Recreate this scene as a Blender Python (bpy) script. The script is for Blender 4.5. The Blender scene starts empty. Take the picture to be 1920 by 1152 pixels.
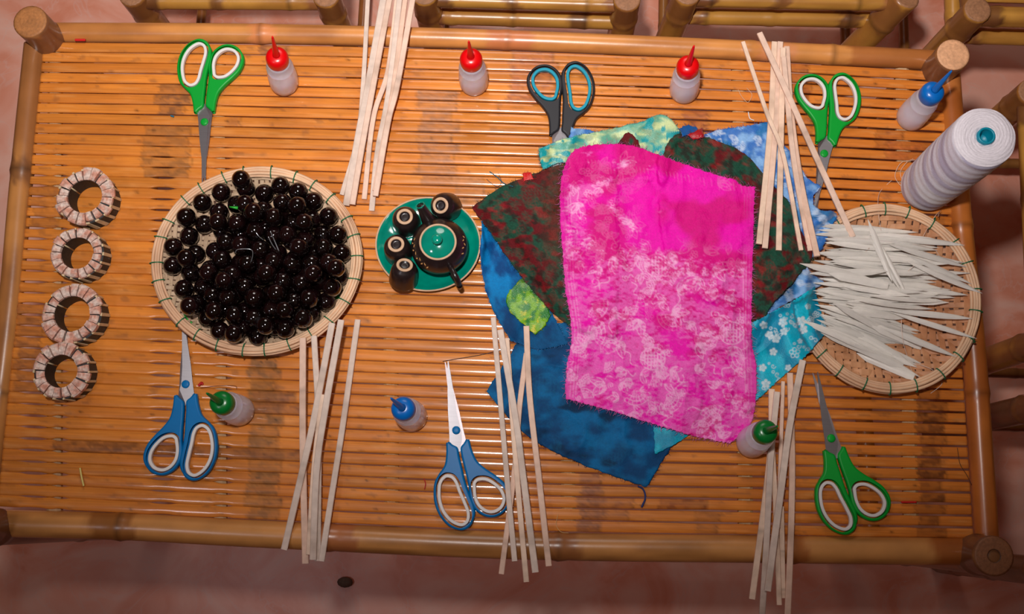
import bpy, math, random
import numpy as np
from mathutils import Vector, Matrix
random.seed(7); RNG = np.random.default_rng(7)
scene = bpy.context.scene
COL = scene.collection

# ------------------------------------------------------------------ camera, world, lights, exposure
FPX = 2100.0                       # focal length in pixels of the 1920 px wide frame
ZT = 0.60                          # height of the table top
CAMZ = ZT + 1.30
NAD = (40.0, 395.0)                # where straight down falls, from the frame's centre
zc = -np.array([NAD[0]/FPX, -NAD[1]/FPX, -1.0]); zc /= np.linalg.norm(zc)
xc = np.array([1.0, -0.032, 0.0]); xc[2] = -(xc[0]*zc[0] + xc[1]*zc[1])/zc[2]; xc /= np.linalg.norm(xc)
yc = np.cross(zc, xc)
RC = np.array([xc, yc, zc])        # camera -> world
cam_d = bpy.data.cameras.new('camera'); cam = bpy.data.objects.new('camera', cam_d); COL.objects.link(cam)
cam_d.sensor_width = 36.0; cam_d.lens = FPX/1920*36.0; cam_d.clip_start = 0.05; cam_d.clip_end = 50
cam.matrix_world = Matrix.Translation((0, 0, CAMZ)) @ Matrix([list(r) for r in RC]).to_4x4()
scene.camera = cam

def at(px, py, z=0.0):
    """world point(s) on the level z above the table top that the photograph shows at px, py"""
    px = np.asarray(px, float); py = np.asarray(py, float)
    d = np.stack([(px-960)/FPX, -(py-576)/FPX, -np.ones_like(px)], -1) @ RC.T
    t = (ZT + z - CAMZ)/d[..., 2]
    return d*t[..., None] + np.array([0, 0, CAMZ])
def px_of(p):
    c = (np.asarray(p, float) - np.array([0, 0, CAMZ])) @ RC
    return 960 + FPX*c[..., 0]/-c[..., 2], 576 - FPX*c[..., 1]/-c[..., 2]

w = bpy.data.worlds.new('room'); scene.world = w; w.use_nodes = True
w.node_tree.nodes['Background'].inputs[0].default_value = (0.66, 0.40, 0.29, 1)
w.node_tree.nodes['Background'].inputs[1].default_value = 0.09
def spot(name, loc, target, energy, size, angle, blend, color):
    d = bpy.data.lights.new(name, 'SPOT'); d.energy = energy; d.shadow_soft_size = size
    d.spot_size = math.radians(angle); d.spot_blend = blend; d.color = color
    o = bpy.data.objects.new(name, d); COL.objects.link(o); o.location = loc
    o.rotation_euler = (Vector(target)-Vector(loc)).to_track_quat('-Z', 'Y').to_euler(); return o
Lp = at(850, 655); Tp = at(890, -700)
spot('camera_flash', (Lp[0], Lp[1], ZT+1.42), (Tp[0], Tp[1], ZT), 92, 0.035, 105, 1.0, (1.0, 0.95, 0.93))
Lq = at(-500, 1500)
spot('room_lamp', (Lq[0], Lq[1], ZT+1.5), tuple(at(800, 600)), 8, 0.10, 80, 0.8, (0.95, 0.9, 1.0))
spot('added_floor_fill', (-0.1, 1.9, 1.9), (-0.15, 0.95, 0.0), 40, 0.4, 100, 1.0, (1.0, 0.93, 0.88))  # added fill spot from the back, brightens the upper floor; no window built
scene.view_settings.view_transform = 'Standard'; scene.view_settings.look = 'None'
scene.view_settings.gamma = 1; scene.view_settings.use_curve_mapping = False
scene.view_settings.exposure = 0.0

# ------------------------------------------------------------------ helpers
def lin(c):
    c = np.asarray(c, float)/255.0
    return np.where(c <= 0.04045, c/12.92, ((c+0.055)/1.055)**2.4)
def lerp(a, b, t): return a + (b-a)*t
def hash2(ix, iy, seed):
    n = (ix.astype(np.int64)*374761393 + iy.astype(np.int64)*668265263 + seed*1442695041) & 0x7fffffff
    n = ((n ^ (n >> 13))*1274126177) & 0x7fffffff
    return ((n ^ (n >> 16)) & 0xffff)/65535.0
def vnoise(x, y, seed=0):
    x = np.asarray(x, float); y = np.asarray(y, float)
    x, y = np.broadcast_arrays(x, y)
    ix = np.floor(x); iy = np.floor(y); fx = x-ix; fy = y-iy
    fx = fx*fx*(3-2*fx); fy = fy*fy*(3-2*fy)
    a = hash2(ix, iy, seed); b = hash2(ix+1, iy, seed); c = hash2(ix, iy+1, seed); d = hash2(ix+1, iy+1, seed)
    return lerp(lerp(a, b, fx), lerp(c, d, fx), fy)
def fbm(x, y, seed=0, o=4):
    s = 0; a = 0.5; t = 0
    for k in range(o):
        s = s + a*vnoise(x*2**k, y*2**k, seed+k*17); t += a; a *= 0.5
    return s/t
def smooth(a, b, x):
    t = np.clip((x-a)/(b-a), 0, 1); return t*t*(3-2*t)

def nodes_of(m):
    m.use_nodes = True; nt = m.node_tree; return nt, nt.nodes['Principled BSDF']
def mat(name, rgb, rough=0.5, metal=0.0, var=0.08, scale=60.0, stretch=(1, 1, 1), bump=0.0, bscale=300.0, attr=False, rgb2=None, **kw):
    """procedural material: colour (or the mesh's own colours) times noise, with a noise bump"""
    m = bpy.data.materials.new(name); nt, b = nodes_of(m); N = nt.nodes.new; L = nt.links.new
    tc = N('ShaderNodeTexCoord'); mp = N('ShaderNodeMapping'); L(tc.outputs['Object'], mp.inputs['Vector'])
    mp.inputs['Scale'].default_value = stretch
    nz = N('ShaderNodeTexNoise'); nz.inputs['Scale'].default_value = scale; nz.inputs['Detail'].default_value = 5
    L(mp.outputs[0], nz.inputs['Vector'])
    ramp = N('ShaderNodeMapRange'); ramp.inputs['From Min'].default_value = 0.3; ramp.inputs['From Max'].default_value = 0.7
    ramp.inputs['To Min'].default_value = 1-var; ramp.inputs['To Max'].default_value = 1+var
    L(nz.outputs['Fac'], ramp.inputs['Value'])
    mul = N('ShaderNodeVectorMath'); mul.operation = 'SCALE'; L(ramp.outputs[0], mul.inputs['Scale'])
    if attr:
        a = N('ShaderNodeAttribute'); a.attribute_name = 'Col'; L(a.outputs['Color'], mul.inputs[0])
    elif rgb2 is not None:
        mx = N('ShaderNodeMix'); mx.data_type = 'RGBA'; n2 = N('ShaderNodeTexNoise'); n2.inputs['Scale'].default_value = scale*0.35
        n2.inputs['Detail'].default_value = 3
        L(tc.outputs['Object'], n2.inputs['Vector']); r2 = N('ShaderNodeMapRange'); r2.inputs['From Min'].default_value = 0.4; r2.inputs['From Max'].default_value = 0.6
        L(n2.outputs['Fac'], r2.inputs['Value']); L(r2.outputs[0], mx.inputs[0])
        mx.inputs[6].default_value = (*lin(rgb), 1); mx.inputs[7].default_value = (*lin(rgb2), 1); L(mx.outputs[2], mul.inputs[0])
    else:
        mul.inputs[0].default_value = tuple(lin(rgb))
    L(mul.outputs[0], b.inputs['Base Color'])
    b.inputs['Roughness'].default_value = rough; b.inputs['Metallic'].default_value = metal
    if bump:
        n3 = N('ShaderNodeTexNoise'); n3.inputs['Scale'].default_value = bscale; n3.inputs['Detail'].default_value = 4
        L(mp.outputs[0], n3.inputs['Vector']); bp = N('ShaderNodeBump'); bp.inputs['Strength'].default_value = bump
        bp.inputs['Distance'].default_value = 0.001; L(n3.outputs['Fac'], bp.inputs['Height']); L(bp.outputs[0], b.inputs['Normal'])
    for k, v in kw.items(): b.inputs[k].default_value = v
    return m

def mesh_data(name, V, F, m, cols=None, sm=True, edge=None):
    V = np.asarray(V, float)
    me = bpy.data.meshes.new(name); me.from_pydata(V.tolist(), [], [tuple(int(i) for i in f) for f in F])
    if sm: me.polygons.foreach_set('use_smooth', np.ones(len(me.polygons), bool))
    me.materials.append(m)
    if cols is not None:
        ca = me.color_attributes.new('Col', 'FLOAT_COLOR', 'POINT')
        c4 = np.ones((len(V), 4)); c4[:, :3] = cols; ca.data.foreach_set('color', c4.ravel())
    if edge is not None and sm:
        me.set_sharp_from_angle(angle=math.radians(edge))
    me.update(); return me
def settag(o, label=None, cat=None, group=None, kind=None):
    if label: o['label'] = label
    if cat: o['category'] = cat
    if group: o['group'] = group
    if kind: o['kind'] = kind
    return o
class Thing:
    def __init__(s, name, origin, label=None, cat=None, group=None, kind=None):
        s.o = np.array(origin, float); s.root = bpy.data.objects.new(name, None); COL.objects.link(s.root)
        s.root.location = s.o; s.root.empty_display_size = 0.02
        settag(s.root, label, cat, group, kind)
    def part(s, name, geo, m, cols=None, sm=True, parent=None, label=None, kind=None, edge=None):
        V, F = geo
        o = bpy.data.objects.new(name, mesh_data(name, np.asarray(V)-s.o, F, m, cols, sm, edge)); COL.objects.link(o)
        o.parent = parent or s.root
        if label: o['label'] = label
        if kind: o['kind'] = kind
        return o
def single(name, geo, m, origin, label, cat, group=None, kind=None, cols=None, sm=True, edge=None):
    V, F = geo; org = np.array(origin, float)
    o = bpy.data.objects.new(name, mesh_data(name, np.asarray(V)-org, F, m, cols, sm, edge)); COL.objects.link(o)
    o.location = org; return settag(o, label, cat, group, kind)

def frame_of(d, up=(0, 0, 1)):
    d = np.asarray(d, float); d = d/np.linalg.norm(d); up = np.asarray(up, float)
    if abs(d@up) > 0.95: up = np.array([0, 1.0, 0])
    s = np.cross(d, up); s /= np.linalg.norm(s); return s, np.cross(s, d)
def tube(P, R, seg=12, cap=True, closed=False, prof=None, up=(0, 0, 1)):
    """a swept tube; prof = list of (side, up) offsets replaces the circle"""
    P = np.asarray(P, float); n = len(P); R = np.broadcast_to(np.asarray(R, float), (n,))
    if prof is None:
        a = np.arange(seg)*2*math.pi/seg; prof = np.stack([np.cos(a), np.sin(a)], 1)
    prof = np.asarray(prof, float); seg = len(prof); V = []; F = []
    for i in range(n):
        if closed: d = P[(i+1) % n]-P[i-1]
        else: d = P[min(i+1, n-1)]-P[max(i-1, 0)]
        s, u = frame_of(d, up)
        V.append(P[i] + R[i]*(prof[:, :1]*s + prof[:, 1:]*u))
    V = np.concatenate(V)
    for i in range(n if closed else n-1):
        j = (i+1) % n
        for k in range(seg):
            l = (k+1) % seg; F.append((i*seg+k, i*seg+l, j*seg+l, j*seg+k))
    if cap and not closed:
        F.append(tuple(range(seg))[::-1]); F.append(tuple((n-1)*seg+k for k in range(seg)))
    return V, F
def lathe(prof, origin=(0, 0, 0), seg=32, axis=None, scale=(1, 1), ring=False):
    """prof = (radius, height) pairs from the bottom up round an axis"""
    prof = np.asarray(prof, float); a = np.arange(seg)*2*math.pi/seg; V = []; F = []
    A = np.array([0, 0, 1.0]) if axis is None else np.asarray(axis, float)/np.linalg.norm(axis)
    if axis is None: s, u = np.array([1.0, 0, 0]), np.array([0, 1.0, 0])
    else:
        s = np.cross([0, 1.0, 0], A); s /= np.linalg.norm(s); u = np.cross(A, s)
    for r, h in prof:
        V.append(np.asarray(origin) + A*h + r*(np.cos(a)[:, None]*s*scale[0] + np.sin(a)[:, None]*u*scale[1]))
    V = np.concatenate(V); n = len(prof)
    for i in range(n-1):
        for k in range(seg):
            l = (k+1) % seg; F.append((i*seg+k, i*seg+l, (i+1)*seg+l, (i+1)*seg+k))
    if ring:
        for k in range(seg): l = (k+1) % seg; F.append(((n-1)*seg+k, (n-1)*seg+l, l, k))
    else: F.append(tuple(range(seg))[::-1]); F.append(tuple((n-1)*seg+k for k in range(seg)))
    return V, F
def join(gs):
    V = []; F = []; n = 0
    for v, f in gs:
        V.append(v); F += [tuple(i+n for i in q) for q in f]; n += len(v)
    return np.concatenate(V), F
def spline(P, n, closed=False):
    """Catmull-Rom through P, n samples"""
    P = np.asarray(P, float); m = len(P); out = []
    T = np.linspace(0, m if closed else m-1, n, endpoint=not closed)
    for t in T:
        i = int(min(math.floor(t), (m-1) if closed else m-2)); f = t-i
        g = (lambda k: P[k % m]) if closed else (lambda k: P[k] if 0 <= k < m else (2*P[0]-P[1] if k < 0 else 2*P[-1]-P[-2]))
        a, b, c, d = g(i-1), g(i), g(i+1), g(i+2)
        out.append(0.5*(2*b + (c-a)*f + (2*a-5*b+4*c-d)*f*f + (3*b-a-3*c+d)*f**3))
    return np.array(out)
def resample(P, n):
    P = np.asarray(P, float); d = np.r_[0, np.cumsum(np.linalg.norm(np.diff(P, axis=0), axis=1))]
    t = np.linspace(0, d[-1], n); return np.stack([np.interp(t, d, P[:, k]) for k in range(P.shape[1])], 1)
def curve_shape(loops, ext, bev, res=1):
    """flat shape with holes, thick and with rounded edges, as verts / faces in its own plane"""
    c = bpy.data.curves.new('shape', 'CURVE'); c.dimensions = '2D'; c.fill_mode = 'BOTH'
    c.extrude = ext; c.bevel_depth = bev; c.bevel_resolution = res
    for L in loops:
        s = c.splines.new('POLY'); s.points.add(len(L)-1); s.use_cyclic_u = True
        for p, q in zip(s.points, L): p.co = (q[0], q[1], 0, 1)
    o = bpy.data.objects.new('shape', c); COL.objects.link(o)
    me = bpy.data.meshes.new_from_object(o.evaluated_get(bpy.context.evaluated_depsgraph_get()))
    V = np.array([v.co[:] for v in me.vertices]); F = [tuple(p.vertices) for p in me.polygons]
    bpy.data.objects.remove(o); bpy.data.curves.remove(c); bpy.data.meshes.remove(me); return V, F
def offset_loop(L, d):
    L = np.asarray(L, float); t = np.roll(L, -1, 0)-np.roll(L, 1, 0); t /= np.linalg.norm(t, axis=1)[:, None]
    n = np.stack([-t[:, 1], t[:, 0]], 1)
    area = 0.5*np.sum(L[:, 0]*np.roll(L[:, 1], -1)-np.roll(L[:, 0], -1)*L[:, 1])
    return L + n*(d if area > 0 else -d)

# height above the table top of what already lies there, on a grid of photograph pixels projected on the table top
GS = 2.0; GX0, GY0 = -120, -80; G = np.zeros((660, 1080))
def gi(px, py): return (np.clip(((np.asarray(py)-GY0)/GS).astype(int), 0, G.shape[0]-1), np.clip(((np.asarray(px)-GX0)/GS).astype(int), 0, G.shape[1]-1))
def gget(px, py): return G[gi(px, py)]
def gput(V, grow=1):
    """raise the grid under world vertices V"""
    V = np.asarray(V); P = V.copy(); P[:, 2] = ZT; x, y = px_of(P); h = V[:, 2]-ZT
    for dx in range(-grow, grow+1):
        for dy in range(-grow, grow+1):
            i, j = gi(x+dx*GS, y+dy*GS); np.maximum.at(G, (i, j), h)
def gsmooth(k=6, it=2):
    A = G.copy()
    for _ in range(2):
        A = np.maximum.reduce([A, np.roll(A, 1, 0), np.roll(A, -1, 0), np.roll(A, 1, 1), np.roll(A, -1, 1)])
    M = A.copy()
    for _ in range(it):
        B = np.zeros_like(A)
        for d in range(-k, k+1): B += np.roll(A, d, 0)
        A = B/(2*k+1); B = np.zeros_like(A)
        for d in range(-k, k+1): B += np.roll(A, d, 1)
        A = B/(2*k+1)
        A = np.maximum(A, M)
    return A
def on_table(px, py): return (py > 55) & (py < 1040) & (px > 0) & (px < 1850)

# ------------------------------------------------------------------ floor
def mat_floor():
    m = bpy.data.materials.new('pink_marbled_tile'); nt, b = nodes_of(m); N = nt.nodes.new; L = nt.links.new
    tc = N('ShaderNodeTexCoord'); n1 = N('ShaderNodeTexNoise'); n1.inputs['Scale'].default_value = 6.5; n1.inputs['Detail'].default_value = 7
    n1.inputs['Distortion'].default_value = 1.6; L(tc.outputs['Object'], n1.inputs['Vector'])
    r = N('ShaderNodeValToRGB'); L(n1.outputs['Fac'], r.inputs[0])
    e = r.color_ramp.elements; e[0].position = 0.33; e[0].color = (*lin((232, 148, 118)), 1); e[1].position = 0.62; e[1].color = (*lin((248, 194, 174)), 1)
    x = r.color_ramp.elements.new(0.48); x.color = (*lin((244, 174, 150)), 1)
    n2 = N('ShaderNodeTexNoise'); n2.inputs['Scale'].default_value = 7; n2.inputs['Detail'].default_value = 3; n2.inputs['Distortion'].default_value = 2.5
    L(tc.outputs['Object'], n2.inputs['Vector'])
    v = N('ShaderNodeMapRange'); v.inputs['From Min'].default_value = 0.0; v.inputs['From Max'].default_value = 0.018
    a = N('ShaderNodeMath'); a.operation = 'SUBTRACT'; a.inputs[1].default_value = 0.5; L(n2.outputs['Fac'], a.inputs[0])
    ab = N('ShaderNodeMath'); ab.operation = 'ABSOLUTE'; L(a.outputs[0], ab.inputs[0]); L(ab.outputs[0], v.inputs['Value'])
    v.inputs['To Min'].default_value = 0.28; v.inputs['To Max'].default_value = 0.0
    mx = N('ShaderNodeMix'); mx.data_type = 'RGBA'; L(v.outputs[0], mx.inputs[0]); L(r.outputs[0], mx.inputs[6]); mx.inputs[7].default_value = (*lin((236, 200, 190)), 1)
    L(mx.outputs[2], b.inputs['Base Color']); b.inputs['Roughness'].default_value = 0.35
    return m
fl = [(-3.0, -2.4, 0), (3.0, -2.4, 0), (3.0, 3.2, 0), (-3.0, 3.2, 0)]
fl = fl + [(x, y, -0.05) for x, y, z in fl]
o = bpy.data.objects.new('floor', mesh_data('floor', fl, [(0, 1, 2, 3), (7, 6, 5, 4), (0, 4, 5, 1), (1, 5, 6, 2), (2, 6, 7, 3), (3, 7, 4, 0)], mat_floor(), sm=False))
COL.objects.link(o); o['kind'] = 'structure'
M_wall = mat('pink_plaster_wall', (206, 150, 132), .8, var=.06, scale=6)
for nm, (x0, y0, x1, y1) in (('wall_left', (-3.1, -2.5, -3.0, 3.3)), ('wall_right', (3.0, -2.5, 3.1, 3.3)), ('wall_back', (-3.0, 3.2, 3.0, 3.3)), ('wall_front', (-3.0, -2.5, 3.0, -2.4))):
    q = [(x0, y0), (x1, y0), (x1, y1), (x0, y1)]; V = [(a, b, 0) for a, b in q]+[(a, b, 2.8) for a, b in q]
    o = bpy.data.objects.new(nm, mesh_data(nm, V, [(3, 2, 1, 0), (4, 5, 6, 7), (0, 1, 5, 4), (1, 2, 6, 5), (2, 3, 7, 6), (3, 0, 4, 7)], M_wall, sm=False)); COL.objects.link(o); o['kind'] = 'structure'

# ------------------------------------------------------------------ bamboo furniture
M_slat = mat('varnished_bamboo_slat', None, 0.42, attr=True, var=0.13, scale=1.0, stretch=(14, 420, 60), bump=0.25, bscale=1.0, **{'Specular IOR Level': 0.25, 'Coat Weight': 0.45, 'Coat Roughness': 0.11})
M_pole = mat('varnished_bamboo_pole', None, 0.33, attr=True, var=0.10, scale=30.0, bump=0.15, bscale=90, **{'Coat Weight': 0.3, 'Coat Roughness': 0.25})
M_cut = mat('cut_bamboo_end', None, 0.6, attr=True, var=0.15, scale=300, bump=0.4, bscale=500)
M_under = mat('bamboo_batten', (196, 160, 120), 0.7, var=0.1, scale=60)

def pole(P, R, base, dark, nodes=(), seg=16, bands=(), seed=0):
    """a bamboo pole along P: swollen nodes at fractions, colour bands (t0, t1, rgb); returns geo, colours"""
    P = np.asarray(P, float); L = np.linalg.norm(np.diff(P, axis=0), axis=1).sum()
    n = max(10, int(L/0.006)); Q = resample(P, n); t = np.linspace(0, 1, n)
    r = np.full(n, R, float) if np.isscalar(R) else np.interp(t, np.linspace(0, 1, len(R)), R)
    for nd in nodes: r = r*(1 + 0.09*np.exp(-((t-nd)*L/0.006)**2) - 0.03*np.exp(-(((t-nd)*L-0.009)/0.004)**2))
    geo = tube(Q, r, seg); ang = np.tile(np.arange(seg)/seg, n); tt = np.repeat(t, seg)*L
    c = np.tile(lin(base), (n*seg, 1)); k = fbm(tt*9, np.sin(ang*2*math.pi)*2+7, seed, 4)[:, None]
    c = lerp(c, lin(dark), smooth(0.42, 0.72, k)*0.75)
    st = fbm(tt*3, ang*60, seed+5, 3)[:, None]; c = c*(0.76+0.48*st)
    for a, b, rgb in bands:
        w = (fbm(ang*9, tt*0, seed+9, 3)-0.5)*0.03
        m = smooth(a*L-0.003, a*L+0.003, tt+w)*(1-smooth(b*L-0.003, b*L+0.003, tt+w))
        c = lerp(c, lin(rgb), m[:, None]*(0.72+0.25*k))
    for nd in nodes:
        m = np.exp(-((tt-nd*L)/0.0022)**2)[:, None]; c = c*(1-0.45*m)
    return geo, c
def cut_end(center, axis, R, rgb, hole=0.0, seed=0, seg=28):
    A = np.asarray(axis, float)/np.linalg.norm(axis); s, u = frame_of(A); rr = [hole*R] + [R*k for k in np.linspace(max(hole, 0.08)+0.05, 0.97, 8)]
    V = []; C = []; a = np.arange(seg)*2*math.pi/seg
    rows = [(R*0.97, -0.002)] + [(r, 0.0012*(1-(r/R)**2)+0.0008) for r in rr[::-1]]
    if hole: rows.append((hole*R, -0.04))
    else: rows[-1] = (0.0004, rows[-1][1])
    for r, h in rows:
        V.append(np.asarray(center)+A*h + r*(np.cos(a)[:, None]*s+np.sin(a)[:, None]*u))
        q = fbm(np.cos(a)*4*r/R+5, np.sin(a)*4*r/R+5, seed, 3)[:, None]
        base = lin(rgb)*(0.8+0.45*q); 
        if hole and r <= hole*R*1.01: base = base*(0.35 if h > -.01 else .12)
        ring = 0.95+0.05*math.cos(r/R*26); C.append(base*ring)
    V = np.concatenate(V); C = np.concatenate(C); F = []; n = len(rows)
    for i in range(n-1):
        for k in range(seg):
            l = (k+1) % seg; F.append((i*seg+k, (i+1)*seg+k, (i+1)*seg+l, i*seg+l))
    F.append(tuple((n-1)*seg+k for k in range(seg))[::-1]); F = [f[::-1] for f in F]
    return (V, F), C

BASE = (206, 134, 66); DARKB = (150, 88, 44)
table = Thing('bamboo_table', (0, at(960, 560)[1], 0), 'long bamboo slatted table with round corner legs, everything lies on it', 'table')
# legs
legs = [(57, 41, .0205, (172, 112, 62), 0, 'rail'), (1787, 103, .0195, (226, 168, 124), 0, ''), (1863, 1043, .0215, (146, 94, 60), 0.32, ''), (-45, 990, .0205, (196, 140, 84), 0, '')]
for k, (x, y, R, rgb, hole, _) in enumerate(legs):
    top = at(x, y, 0.045); P = [(top[0], top[1], 0.0), (top[0], top[1], 0.3), tuple(top)]
    g, c = pole(P, [R*1.02, R, R*1.01], (164, 108, 60), (112, 68, 40), nodes=(0.2, 0.55, 0.93), seg=24, seed=k, bands=((0.9, 1.0, (120, 76, 52)),))
    lg = table.part('leg', g, M_pole, c)
    g, c = cut_end(top, (0, 0, 1), R, rgb, hole, seed=k); table.part('cut_end', g, M_cut, c, parent=lg)
    gput(np.array([top+np.array([math.cos(a)*r, math.sin(a)*r, 0]) for a in np.linspace(0, 6.28, 30) for r in np.linspace(0, R, 6)]))
# rails
def rail(pts, R, **kw):
    P = spline([at(x, y, z) for x, y, z in pts], 40); g, c = pole(P, R, **kw); r = table.part('rail', g, M_pole, c)
    V = g[0]; gput(V[V[:, 2] > P[:, 2].mean()], 1); return r
zr = -0.0065
rail([(85, 61, zr), (500, 64, zr), (960, 76, zr), (1440, 97, zr), (1765, 114, zr)], .0125, base=(214, 142, 74), dark=(168, 104, 54), nodes=(.245, .52, .79, .88), seg=18, seed=11, bands=((.235, .262, (226, 140, 84)), (.50, .55, (206, 120, 74)), (.80, .84, (216, 140, 90)), (.9, 1, (170, 100, 48))))
rail([(-15, 981, zr), (240, 988, zr), (480, 1001, zr), (960, 1023, zr), (1440, 1030, zr), (1820, 1035, zr)], .0158, base=(206, 142, 78), dark=(150, 98, 50), nodes=(.135, .348, .585, .82), seg=18, seed=12, bands=((.102, .147, (150, 90, 40)), (.335, .375, (170, 98, 56)), (.57, .60, (150, 92, 50)), (.79, .83, (170, 96, 44)), (.955, 1.0, (160, 84, 30))))
rail([(66, 85, zr), (40, 340, zr), (19, 576, zr), (-8, 800, zr), (-30, 975, zr)], .0135, base=(196, 132, 70), dark=(146, 90, 50), nodes=(.28, .75), seg=18, seed=13, bands=((.26, .31, (130, 84, 50)),))
rail([(1778, 130, zr), (1799, 400, zr), (1825, 650, zr), (1839, 850, zr), (1850, 1020, zr)], .0135, base=(196, 112, 46), dark=(160, 84, 34), nodes=(.35, .7), seg=18, seed=14, bands=((.0, .05, (206, 124, 60)),))
# slats
NS = 43
colx_top = [(82, 78), (480, 83), (960, 95), (1440, 114), (1768, 133)]
colx_bot = [(-6, 950), (480, 974), (960, 996), (1440, 1005), (1826, 1012)]
WT = np.array([at(*p) for p in colx_top]); WB = np.array([at(*p) for p in colx_bot])
patches = [(292, 352, 160, 225, (150, 102, 66)), (268, 350, 225, 335, (160, 112, 66)), (466, 522, 655, 975, (150, 106, 62)), (488, 536, 72, 112, (150, 100, 70)),
           (786, 852, 172, 340, (176, 124, 88)), (958, 1038, 96, 190, (188, 118, 78)), (1286, 1330, 196, 252, (176, 106, 66)), (1476, 1522, 112, 262, (172, 100, 54)),
           (1640, 1690, 246, 272, (160, 90, 40)), (1722, 1768, 740, 1015, (124, 72, 34)), (1088, 1130, 885, 1002, (150, 96, 66)), (1105, 1180, 925, 980, (168, 106, 62)),
           (62, 110, 350, 430, (150, 96, 56)), (100, 560, 826, 846, (150, 96, 50)), (470, 560, 735, 775, (150, 98, 60)), (30, 80, 560, 730, (160, 104, 62)),
           (1300, 1345, 960, 1000, (170, 110, 60)), (640, 690, 975, 1000, (170, 100, 60)), (1240, 1330, 930, 952, (150, 86, 46)), (850, 905, 330, 400, (196, 140, 96)), (420, 445, 215, 240, (180, 116, 60)), (1665, 1790, 270, 300, (190, 110, 54))]
def rowpt(x, f):   # x = px-like column parameter on the table, f = fraction across the slats
    cx = np.array([90, 480, 960, 1440, 1790.0]); W = WT*(1-f) + WB*f
    return W
NX = 420
for i in range(NS):
    f0, f1 = i/NS, (i+1)/NS
    E0 = spline(rowpt(0, f0), NX); E1 = spline(rowpt(0, f1), NX)
    mid = (E0+E1)/2; X, Y = px_of(mid)
    left = smooth(620, 480, X)*smooth(230, 330, Y)*1.0
    def gap(j, X, Y):
        n = vnoise(X/70+j*13.7, j*3.1+0*X, 5)
        bumps = sum(np.exp(-((X-c)/wd)**4) for c, wd in ((62, 22), (112, 12), (305, 20), (418, 14)))
        g_l = 0.05 + 2.1*np.clip(bumps, 0, 1)*(0.7+0.6*hash2(np.floor(X*0)+j, np.floor(X*0), 3))
        g_r = 0.55 + 0.95*n + 1.0*smooth(950, 1500, X)
        nodeclose = sum(np.exp(-((X-c)/13)**4) for c in (737, 1064, 1392, 1698))
        g_r = g_r*(1-0.25*nodeclose)
        return lerp(g_r, g_l, left)*0.00062
    d = (E1-E0); wd = np.linalg.norm(d, axis=1)[:, None]; u = d/wd
    wob0 = ((vnoise(X/160, i*7.7+0*X, 8)-0.5)*0.0008)[:, None]*u; wob1 = ((vnoise(X/160, (i+1)*7.7+0*X, 8)-0.5)*0.0008)[:, None]*u
    A = E0 + wob0 + gap(i, X, Y)[:, None]*u; B = E1 + wob1 - gap(i+1, X, Y)[:, None]*u
    lift = random.uniform(-0.0005, 0.0003) ; tilt = random.uniform(-0.0003, 0.0003)
    prof = [(0.0, -0.0030), (0.0, -0.0011), (0.12, -0.0005), (0.32, -0.00008), (0.5, 0.0), (0.68, -0.00008), (0.88, -0.0005), (1.0, -0.0011), (1.0, -0.0030)]
    V = np.stack([A*(1-s)+B*s + np.array([0, 0, z+lift+tilt*(s-.5)*2]) for s, z in prof], 1)   # NX, 9, 3
    nodes_b = 1 + 0.0
    K = len(prof); VV = V.reshape(-1, 3); F = []
    for a in range(NX-1):
        for k in range(K):
            l = (k+1) % K; F.append((a*K+k, (a+1)*K+k, (a+1)*K+l, a*K+l))
    F.append(tuple(range(K))); F.append(tuple((NX-1)*K+k for k in range(K))[::-1])
    # colours: warm ochre, each slat its own tone, streaks along it and the darker old node stains
    sx, sy = px_of(VV); rs = random.Random(100+i)
    c = np.tile(lin((221, 133, 50)), (len(VV), 1))*rs.uniform(0.80, 1.1)
    c = lerp(c, lin((204, 118, 44)), smooth(0.4, 0.7, fbm(sx/140, i*5.3+sy*0, 21, 3))[:, None]*0.7)
    c = lerp(c, lin((214, 118, 40)), (smooth(1050, 1800, sx)*0.5)[:, None])
    c = lerp(c, lin((228, 154, 84)), smooth(0.55, 0.8, fbm(sx/60, sy/5+i*2, 33, 4))[:, None]*0.5)
    c = c*(0.9+0.2*fbm(sx/30, sy/1.6, 41, 3))[:, None]
    c = lerp(c, lin((150, 92, 48)), (smooth(0.66, 0.8, fbm(sx/26+i*9, sy/9, 51, 4))*0.55)[:, None])
    for q, (x0, x1, y0, y1, rgb) in enumerate(patches):
        cy = Y[np.argmin(abs(X-(x0+x1)/2))]
        if y0 <= cy <= y1:
            j0 = rs.uniform(-7, 7); j1 = rs.uniform(-8, 8)
            wv = (fbm(sy/4, sx*0+i*3.3, 61+q, 2)-0.5)*12
            m = smooth(x0+j0-3, x0+j0+3, sx+wv)*(1-smooth(x1+j1-3, x1+j1+3, sx-wv))
            tex = fbm(sx/9, sy/2.5, 71+q, 4); band = 0.55+0.45*smooth(.42, .6, fbm(sx/14+i*4, sy/7, 171+q, 3))
            c = lerp(c, (lin(rgb)*[1.0, .86, .72])*(0.45+1.0*tex)[:, None], (m*band*rs.uniform(0.6, 1.0))[:, None])
            edge = np.exp(-((sx+wv-(x1+j1))/2.0)**2)*(0.55)+np.exp(-((sx+wv-(x0+j0))/1.6)**2)*0.35
            c = c*(1-edge*0.6)[:, None]
    for _ in range(rs.randint(1, 4)):
        nx = rs.uniform(100, 1780); ny = rs.uniform(0.2, 0.8); yy = np.interp(nx, X, Y)+rs.uniform(-6, 6)
        c = c*(1-0.7*np.exp(-((sx-nx)/3.5)**2-((sy-yy)/2.2)**2))[:, None]
    table.part('slat', (VV, F), M_slat, c)
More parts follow.
